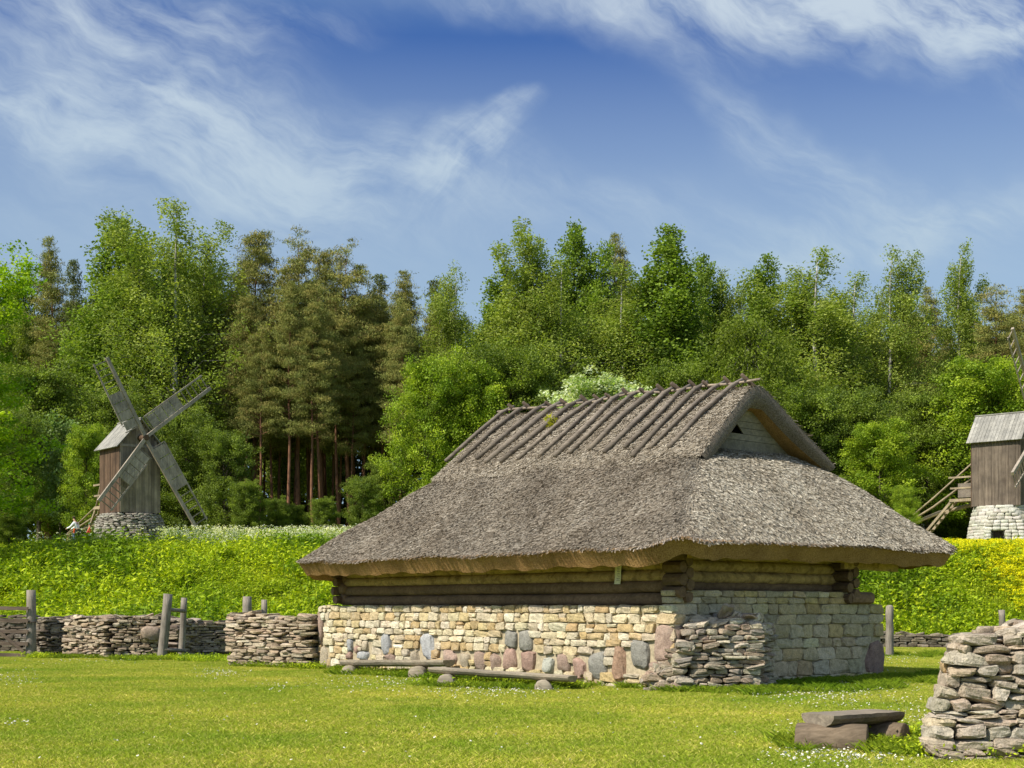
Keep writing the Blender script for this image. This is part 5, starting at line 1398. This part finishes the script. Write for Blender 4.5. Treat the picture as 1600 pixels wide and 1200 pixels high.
def streak(ang, sx_, sy_, sc_, det, seed):
    mp = N(nt, 'ShaderNodeMapping', vector_type='TEXTURE'); mp.inputs['Rotation'].default_value = (0, 0, math.radians(ang)); mp.inputs['Scale'].default_value = (1/sx_, 1/sy_, 1); mp.inputs['Location'].default_value = (seed, seed*.7, seed)
    nt.links.new(wuv, mp.inputs[0]); n = N(nt, 'ShaderNodeTexNoise', ins={'Scale': sc_, 'Detail': det, 'Roughness': .62, 'Distortion': .12}); nt.links.new(mp.outputs[0], n.inputs['Vector']); return n.outputs[0]
s1 = streak(-28, 1.0, 3.0, 6.5, 9, 1.3); s2 = streak(-24, 1.2, 2.6, 13, 8, 4.1); s3 = streak(-20, 1, 1.6, 3.4, 8, 7.7); s4 = streak(46, 1, 4, 8, 9, 2.2); s5 = streak(-27, 1, 4, 8, 9, 9.1)
pm_k = blob(775, 205, 200, 110, 48, 1.0, uv)
mix_s = mth('ADD', mth('MULTIPLY', s4, pm_k), mth('MULTIPLY', s5, mth('SUBTRACT', 1.0, pm_k)))
st = mth('ADD', mth('MULTIPLY', mth('SUBTRACT', mix_s, .5), .8), mth('ADD', mth('MULTIPLY', s1, .5), mth('ADD', mth('MULTIPLY', s2, .42), mth('MULTIPLY', s3, .38))))      # about .64 on average
tex = mth('MULTIPLY', mth('SUBTRACT', st, .33), 3.0)
dens = mth('MULTIPLY', mth('SUBTRACT', cover, hole), tex)
mr = N(nt, 'ShaderNodeMapRange', interpolation_type='SMOOTHSTEP', clamp=True); nt.links.new(dens, mr.inputs[0]); mr.inputs[1].default_value = .02; mr.inputs[2].default_value = 1.6; mr.inputs[3].default_value = .0; mr.inputs[4].default_value = .9
# deepen the blue with height inside the view, as a polarised June sky
SKYK = .10
gz = N(nt, 'ShaderNodeValToRGB'); e = gz.color_ramp.elements; e[0].position = .0; e[0].color = (1.0, 1.0, 1.0, 1); e[1].position = .50; e[1].color = (2.4, 2.0, 1.5, 1)  # last stop: bright warm overhead, unseen above the frame, added to lift ambient light
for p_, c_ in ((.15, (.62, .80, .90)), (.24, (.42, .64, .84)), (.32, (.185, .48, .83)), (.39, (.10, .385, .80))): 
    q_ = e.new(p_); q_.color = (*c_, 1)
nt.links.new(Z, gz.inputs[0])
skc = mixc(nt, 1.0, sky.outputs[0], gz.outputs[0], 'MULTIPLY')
cc_ = N(nt, 'ShaderNodeValToRGB'); e = cc_.color_ramp.elements; e[0].position = .15; e[0].color = (2.9, 4.0, 5.0, 1); e[1].position = .42; e[1].color = (4.6, 5.3, 5.9, 1); nt.links.new(Z, cc_.inputs[0])
vl = ramp(nt, Z, [(.05, (.75,)*3), (.22, (.66,)*3), (.30, (.42,)*3), (.40, (.04,)*3)])
keep = mth('MULTIPLY', mth('SUBTRACT', 1.0, vl), mth('SUBTRACT', 1.0, mr.outputs[0]))
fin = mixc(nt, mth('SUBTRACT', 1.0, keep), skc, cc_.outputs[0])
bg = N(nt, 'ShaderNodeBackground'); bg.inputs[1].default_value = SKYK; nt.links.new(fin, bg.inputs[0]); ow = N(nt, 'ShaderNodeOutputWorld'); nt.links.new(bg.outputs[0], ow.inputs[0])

cam = bpy.data.cameras.new('camera'); co = bpy.data.objects.new('camera', cam); COL.objects.link(co); SC.camera = co
co.location = (0, 0, EYE); co.rotation_euler = (PI/2, 0, 0); cam.sensor_width = 36; cam.lens = 36*F_PX/1600; cam.shift_y = (HOR-600)/1600; cam.clip_end = 6000; cam.clip_start = .1
vs_ = SC.view_settings; vs_.view_transform = 'Standard'; vs_.look = 'None'; vs_.exposure = .45; vs_.gamma = 1; vs_.use_curve_mapping = False
SC.cycles.max_bounces = 4; SC.cycles.diffuse_bounces = 2; SC.cycles.transmission_bounces = 2; SC.cycles.transparent_max_bounces = 4
for k in list(PROTO):
    if 'H' in PROTO[k]: pass
for o in bpy.data.objects:
    if 'H' in o: del o['H']
